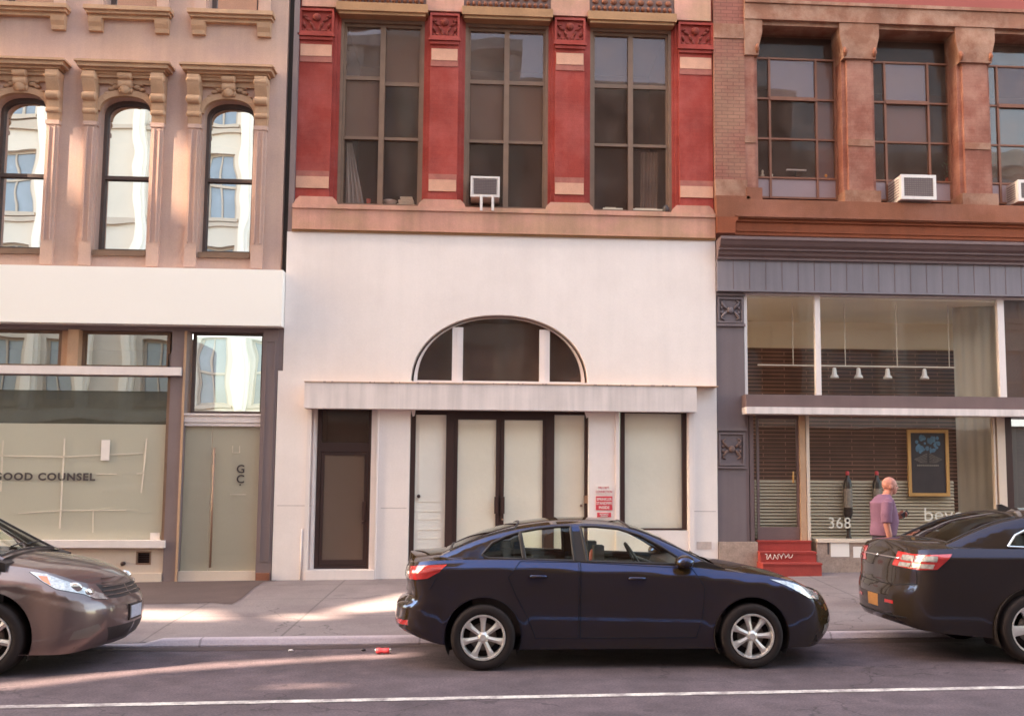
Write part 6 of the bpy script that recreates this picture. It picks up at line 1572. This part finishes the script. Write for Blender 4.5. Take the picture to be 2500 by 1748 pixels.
# ---------------- right car: black saloon, tail in view
W3 = 0.90
wins = [[(-1.40, 1.185), (-1.30, 1.30), (-1.08, 1.40), (-0.86, 1.435), (-0.84, 1.165)], [(-0.80, 1.165), (-0.82, 1.44), (-0.45, 1.47), (-0.12, 1.475), (-0.10, 1.15)], [(-0.02, 1.15), (-0.04, 1.475), (0.25, 1.455), (0.6, 1.35), (0.95, 1.17), (1.02, 1.12)]]
tau = dict(label='black saloon car with red and white tail light at the right edge of the photo', x=6.81, y=9.93+W3, W=W3, Xr=-2.55, Xf=2.55, ar=0.40, af=0.6, nr=2.75, nf=2.5, wheels=(-1.19, 1.66), wr=0.352, rot=0.0,
    shoulder=[(-2.55, 1.13), (-2.3, 1.155), (-1.9, 1.165), (-1.0, 1.16), (0.0, 1.145), (1.0, 1.11), (1.6, 1.04), (2.1, 0.95), (2.55, 0.85)],
    bottom=[(-2.55, 0.37), (-2.4, 0.33), (-2.0, 0.29), (-1.7, 0.26), (-1.0, 0.21), (1.2, 0.21), (2.55, 0.24)],
    frontoff=[(0.18, -0.12), (0.4, 0.0), (0.7, -0.03), (0.9, -0.1), (1.1, -0.2)],
    rearoff=[(0.24, 0.25), (0.33, 0.10), (0.42, 0.02), (0.62, 0.0), (0.72, 0.015), (0.80, 0.05), (0.95, 0.065), (1.08, 0.10), (1.20, 0.16)],
    centre=[(-2.55, 1.20), (-2.35, 1.225), (-1.9, 1.24), (-1.2, 1.22), (0.8, 1.17), (1.3, 1.15), (1.9, 1.08), (2.3, 0.99), (2.55, 0.88)],
    cabin=(-1.65, 1.25), gw=0.83, tumble=0.36, gtaper=0.14, crease=0.09, tuck=0.065, scallop=0.0, crown=[(-2.0, 0.02), (-1.5, 0.05), (-1.0, 0.06), (0.6, 0.06), (1.3, 0.02)],
    rail=[(-2.06, 1.17), (-1.95, 1.215), (-1.74, 1.305), (-1.43, 1.415), (-1.10, 1.48), (-0.73, 1.51), (-0.3, 1.52), (0.1, 1.505), (0.4, 1.46), (0.8, 1.31), (1.25, 1.13)],
    side_windows=wins, wglass=['car_glass_dark', 'car_glass_dark', 'car_glass_dark'], screen=(0.3, 1.2), rearglass=(-1.96, -1.15), darkrear=True, seal='chrome',
    seats=[(0.1, -0.38, 0.5), (0.1, 0.38, 0.5), (-0.85, 0.0, 1.2)], seat_top=1.10, mirror=(0.95, 1.16), handles=[(-0.6, 0.98), (0.3, 0.97)],
    paint='paint_black', spokes=(5, 'w'), wrot=pi/5+0.1, rimf=0.72,
    regions=[('tail_light', [('r', -0.46, 1.115), ('s', -2.37, 1.10), ('s', -2.03, 1.115), ('s', -2.12, 1.03), ('s', -2.21, 0.955), ('s', -2.40, 0.945), ('r', -0.38, 0.965)], 'lamp_red', None),
             ('reflector', [('r', -0.52, 0.60), ('r', -0.34, 0.60), ('r', -0.34, 0.565), ('r', -0.52, 0.565)], 'lamp_red', None),
             ('number_plate', [('r', -0.15, 0.63), ('r', -0.0, 0.63), ('r', -0.0, 0.50), ('r', -0.15, 0.50)], 'plate_reflection', None),  # orange reflection on the bumper painted as a plate
             ('door', [('s', -0.92, 1.13), ('s', -0.06, 1.12), ('s', -0.06, 0.34), ('s', -0.72, 0.34), ('s', -0.86, 0.60)], 'paint_black', None),
             ('door', [('s', -0.04, 1.12), ('s', 1.08, 1.07), ('s', 1.14, 0.6), ('s', 1.06, 0.34), ('s', -0.04, 0.34)], 'paint_black', None),
             ('headlight', [('s', 2.05, 0.93), ('f', -0.7, 0.86), ('f', -0.5, 0.8), ('f', -0.6, 0.72), ('s', 2.2, 0.8)], 'lamp_white', None),
             ('grille', [('f', -0.5, 0.78), ('f', -0.01, 0.80), ('f', -0.01, 0.55), ('f', -0.45, 0.55)], 'car_trim', None)])
root, ring, gpt, mk, body, made, H = car(tau)
for sg in (1, -1):     # white lamp cells inside the red lens and the boot seam across it
    b = MB()
    for (kA, a, kB, c, z0, z1) in (('r', -0.56, 'r', -0.74, 1.03, 1.085), ('s', -2.43, 's', -2.22, 1.035, 1.085), ('r', -0.52, 'r', -0.70, 0.965, 1.01), ('s', -2.45, 's', -2.26, 0.965, 1.01)):
        s0 = H['sry'](a) if kA == 'r' else H['sx'](a); s1 = H['sry'](c) if kB == 'r' else H['sx'](c)
        vs, ts = cdt([(s0, z0), (s1, z0), (s1+0.02, z1), (s0+0.02, z1)], [], 0.04); v = []
        for p in vs:
            q = ring(*p); q1 = ring(p[0]+0.01, p[1])-ring(p[0]-0.01, p[1]); q2 = ring(p[0], p[1]+0.01)-ring(p[0], p[1]-0.01); nn = q1.cross(q2).normalized(); q = q+nn*0.011; v.append(Vector((q.x, q.y*sg, q.z)))
        b.add(v, [t for t, c_ in ts])
    mk(b, 'lamp_cell', 'lamp_white', made[('tail_light', sg)])
b = MB()
for sg in (1, -1):
    q = [Vector((ring(H['sry'](y), 1.045).x-0.008, ring(H['sry'](y), 1.045).y*sg, 1.045)) for y in [-0.52*i/8 for i in range(9)]]; b.tube(q, 0.011, 6)
mk(b, 'chrome_strip', 'chrome', root)
b = MB()
for sg in (1, -1):
    q = [(H['sry'](-0.62), 1.16), (H['sry'](-0.72), 1.05), (H['sry'](-0.78), 0.95), (H['sry'](-0.80), 0.80), (H['sry'](-0.5), 0.765), (H['sry'](-0.02), 0.76)]
    q = [ring(*p) for p in resamp(q, 0.05, False)]; b.tube([Vector((a.x, a.y*sg, a.z)) for a in q], 0.005, 5, False)
    b2 = [ring(H['sry'](-0.02-0.7*i/6), 0.44) for i in range(7)]; b.tube([Vector((a.x-0.003, a.y*sg, a.z)) for a in b2], 0.008, 5, False)
mk(b, 'panel_gap', 'panel_gap', body)
b = MB(); p = H['tpt'](-0.98, 0.0); b.prism([(p.x-0.1, p.z-0.01), (p.x+0.09, p.z-0.01), (p.x-0.06, p.z+0.055), (p.x-0.10, p.z+0.05)], 'y', -0.02, 0.02); mk(b, 'roof_antenna', 'car_trim', body, False)
b = MB()
for sg in (-1, 1): b.tube([(-2.36, sg*0.45, 0.37), (-2.15, sg*0.45, 0.37)], 0.035, 12)
mk(b, 'exhaust_pipe', 'dark_alloy', root)

# ================================================================ the walking person
mat('skin', (0.50, 0.20, 0.145), 0.55, 0.08, 10, 0.04, spec=0.3)
mat('shirt', (0.20, 0.092, 0.14), 0.9, 0.08, 6, 0.05, bump=0.2)
mat('shorts', (0.045, 0.035, 0.05), 0.9, 0.1, 6, 0.05)
mat('shoe', (0.10, 0.07, 0.06), 0.7, 0.1, 6, 0.05)
pp = at(2163, 1165, 13.3); GZ = zwalk(pp.x, 13.3); HT = pp.z-GZ
def loft(b, rings, n=20):
    """rings: (centre, half depth along x, half width along y)"""
    v = []
    for c, a, d in rings:
        for k in range(n): t = 2*pi*k/n; v.append((c[0]+a*cos(t), c[1]+d*sin(t), c[2]))
    f = [(i*n+k, i*n+(k+1) % n, (i+1)*n+(k+1) % n, (i+1)*n+k) for i in range(len(rings)-1) for k in range(n)]
    f += [tuple(range(n-1, -1, -1)), tuple((len(rings)-1)*n+k for k in range(n))]
    return b.add(v, f)
def remesh(b, name, m_, parent, vox, smooth_it=4):
    o = b.build('tmp', m_, None, False, None, True)
    md = o.modifiers.new('r', 'REMESH'); md.mode = 'VOXEL'; md.voxel_size = vox; md.use_smooth_shade = True
    ms = o.modifiers.new('s', 'SMOOTH'); ms.factor = 0.5; ms.iterations = smooth_it
    bpy.context.view_layer.update()
    me = bpy.data.meshes.new_from_object(o.evaluated_get(bpy.context.evaluated_depsgraph_get())); me.name = name
    old = o.data; bpy.data.objects.remove(o); bpy.data.meshes.remove(old)
    me.materials.clear(); me.materials.append(M[m_]); me.polygons.foreach_set('use_smooth', [True]*len(me.polygons))
    o = bpy.data.objects.new(name, me); C.objects.link(o)
    if parent is not None: o.parent = parent
    return o
h = HT/1.685
person = empty('person', (pp.x-0.03, 13.3, GZ), 'bald person in a mauve t-shirt and dark shorts walking right along the pavement', 'person')
person.scale = (h, h, h)
b = MB()
# head, facing +x and tilted a little down
HX, HZ = 0.035, -0.035
loft(b, [((0.0, 0, 1.38), 0.07, 0.07), ((0.03, 0, 1.44), 0.066, 0.062), ((0.055, 0, 1.49), 0.066, 0.06), ((0.07, 0, 1.52), 0.07, 0.06)], 16)
_hv = len(b.v)
b.ball((0.035, 0, 1.625), 0.098, 0.078, 0.100, 20, 14)
b.ball((0.075, 0, 1.575), 0.062, 0.060, 0.075, 16, 12)          # face
b.ball((0.085, 0, 1.525), 0.045, 0.045, 0.035, 12, 9)            # jaw and chin
b.ball((0.118, 0, 1.523), 0.018, 0.022, 0.016, 10, 7)
b.tube([(0.128, 0, 1.612), (0.150, 0, 1.580), (0.136, 0, 1.567)], [0.012, 0.017, 0.012], 8)   # nose
b.tube([(0.120, -0.04, 1.622), (0.134, 0, 1.630), (0.120, 0.04, 1.622)], 0.010, 8)             # brow
b.tube([(0.122, -0.022, 1.548), (0.132, 0, 1.549), (0.122, 0.022, 1.548)], 0.008, 8)           # lips
for sg in (-1, 1): b.ball((0.03, sg*0.078, 1.588), 0.022, 0.010, 0.034, 10, 8)                # ears
for q_ in range(_hv, len(b.v)): b.v[q_] = b.v[q_]+Vector((HX, 0, HZ))
# torso
loft(b, [((-0.02, 0, 0.84), 0.11, 0.16), ((-0.02, 0, 0.95), 0.125, 0.165), ((0.01, 0, 1.08), 0.135, 0.155), ((0.01, 0, 1.22), 0.13, 0.165), ((-0.01, 0, 1.33), 0.115, 0.175), ((-0.01, 0, 1.40), 0.08, 0.11), ((0.0, 0, 1.43), 0.06, 0.065)], 24)
for sg in (-1, 1): b.ball((-0.015, sg*0.185, 1.345), 0.062, 0.055, 0.065, 12, 9)
# legs mid stride
def limb(pts, rs, n=14): b.tube(pts, rs, n)
limb([(0.0, -0.09, 0.88), (0.10, -0.09, 0.48), (0.02, -0.09, 0.10)], [0.088, 0.058, 0.042])
limb([(0.0, -0.09, 0.88), (0.05, -0.09, 0.68), (0.10, -0.09, 0.49), (0.075, -0.095, 0.36), (0.03, -0.09, 0.12)], [0.088, 0.078, 0.055, 0.058, 0.04])
limb([(0.0, 0.09, 0.88), (-0.03, 0.09, 0.68), (-0.05, 0.09, 0.49), (-0.14, 0.09, 0.34), (-0.26, 0.09, 0.14)], [0.088, 0.078, 0.055, 0.058, 0.04])
limb([(0.02, -0.09, 0.07), (0.09, -0.09, 0.045), (0.19, -0.09, 0.035)], [0.04, 0.042, 0.03])
limb([(-0.27, 0.09, 0.13), (-0.22, 0.09, 0.07), (-0.14, 0.09, 0.035)], [0.04, 0.042, 0.03])
# near arm hanging, far arm bent forward holding a phone
limb([(-0.04, -0.20, 1.34), (-0.075, -0.235, 1.20), (-0.075, -0.245, 1.06), (-0.05, -0.245, 0.95), (-0.03, -0.24, 0.83)], [0.056, 0.050, 0.042, 0.040, 0.028])
limb([(-0.02, 0.20, 1.34), (0.04, 0.23, 1.20), (0.07, 0.23, 1.08), (0.15, 0.20, 1.11), (0.24, 0.15, 1.15)], [0.056, 0.048, 0.042, 0.038, 0.027])
def hand(p, d, side_, curl, sz=1.0):
    """palm at p, fingers along d, thumb towards side_"""
    d = Vector(d).normalized(); s = Vector(side_).normalized(); nrm = d.cross(s).normalized(); p = Vector(p)
    for k in range(4): q = p+s*(0.030-0.020*k); b.tube([q-d*0.035, q+d*0.05], [0.014, 0.013], 8)
    for k, ln in enumerate((0.066, 0.075, 0.070, 0.054)):
        q = p+s*(0.031-0.0205*k)+d*0.045; a1 = d*cos(curl*0.6)+nrm*sin(curl*0.6); a2 = d*cos(curl*1.3)+nrm*sin(curl*1.3); a3 = d*cos(curl*2.0)+nrm*sin(curl*2.0)
        q1 = q+a1*ln*0.42; q2 = q1+a2*ln*0.32; q3 = q2+a3*ln*0.26; b.tube([q-d*0.01, q1, q2, q3], [0.0095, 0.009, 0.0085, 0.007], 8)
    t0 = p+s*0.030-d*0.015; t1 = t0+s*0.028+d*0.025; t2 = t1+s*0.006+d*0.032+nrm*0.01; b.tube([t0, t1, t2], [0.014, 0.011, 0.008], 8)
hand((-0.025, -0.238, 0.775), (0.10, 0.05, -1), (1, 0.1, 0.1), 0.45)
hand((0.275, 0.135, 1.175), (0.9, -0.35, 0.3), (-0.2, -0.2, 1), 0.9)
remesh(b, 'body', 'skin', person, 0.0085, 3)
b = MB()
for sg in (-1, 1): b.ball((0.122+HX, sg*0.030, 1.603+HZ), 0.010, 0.012, 0.008, 10, 8)
o = b.build('eyes', 'letter_dark', None, True); o.parent = person
b = MB()
loft(b, [((-0.03, 0, 0.92), 0.165, 0.185), ((-0.02, 0, 1.0), 0.175, 0.182), ((0.0, 0, 1.10), 0.180, 0.178), ((-0.01, 0, 1.22), 0.172, 0.185), ((-0.03, 0, 1.35), 0.155, 0.195), ((-0.015, 0, 1.425), 0.105, 0.13), ((0.0, 0, 1.46), 0.075, 0.078)], 28)
for sg in (-1, 1): b.ball((-0.015, sg*0.188, 1.343), 0.077, 0.068, 0.078, 14, 10)
b.tube([(-0.04, -0.20, 1.35), (-0.075, -0.235, 1.20), (-0.077, -0.245, 1.09)], [0.072, 0.072, 0.070], 16)
b.tube([(-0.02, 0.20, 1.35), (0.04, 0.23, 1.20), (0.06, 0.232, 1.13)], [0.072, 0.070, 0.068], 16)
remesh(b, 'shirt', 'shirt', person, 0.0095, 4)
b = MB()
loft(b, [((-0.02, 0, 0.80), 0.150, 0.185), ((-0.02, 0, 0.86), 0.148, 0.186), ((-0.018, 0, 0.93), 0.140, 0.178)], 24)
b.tube([(0.0, -0.095, 0.86), (0.05, -0.095, 0.70), (0.09, -0.095, 0.50)], [0.112, 0.105, 0.095], 16)
b.tube([(0.0, 0.095, 0.86), (-0.03, 0.095, 0.70), (-0.055, 0.095, 0.50)], [0.112, 0.105, 0.095], 16)
remesh(b, 'shorts', 'shorts', person, 0.0095, 4)
b = MB()
for (a, c, y) in (((0.0, 0.045), (0.20, 0.03), -0.09), ((-0.29, 0.12), (-0.13, 0.03), 0.09)):
    b.tube([(a[0], y, a[1]), ((a[0]+c[0])/2, y, (a[1]+c[1])/2), (c[0], y, c[1])], [0.048, 0.05, 0.035], 12)
remesh(b, 'shoes', 'shoe', person, 0.009, 3)
ph = MB().box(-0.034, 0.034, -0.005, 0.005, -0.055, 0.055).build('phone', 'letter_dark')
ph.location = (person.location.x+0.32*h, 13.3+0.10*h, GZ+1.195*h); ph.rotation_euler = (radians(10), radians(55), radians(20)); tag(ph, 'dark phone held up in front of the bald person', 'phone')
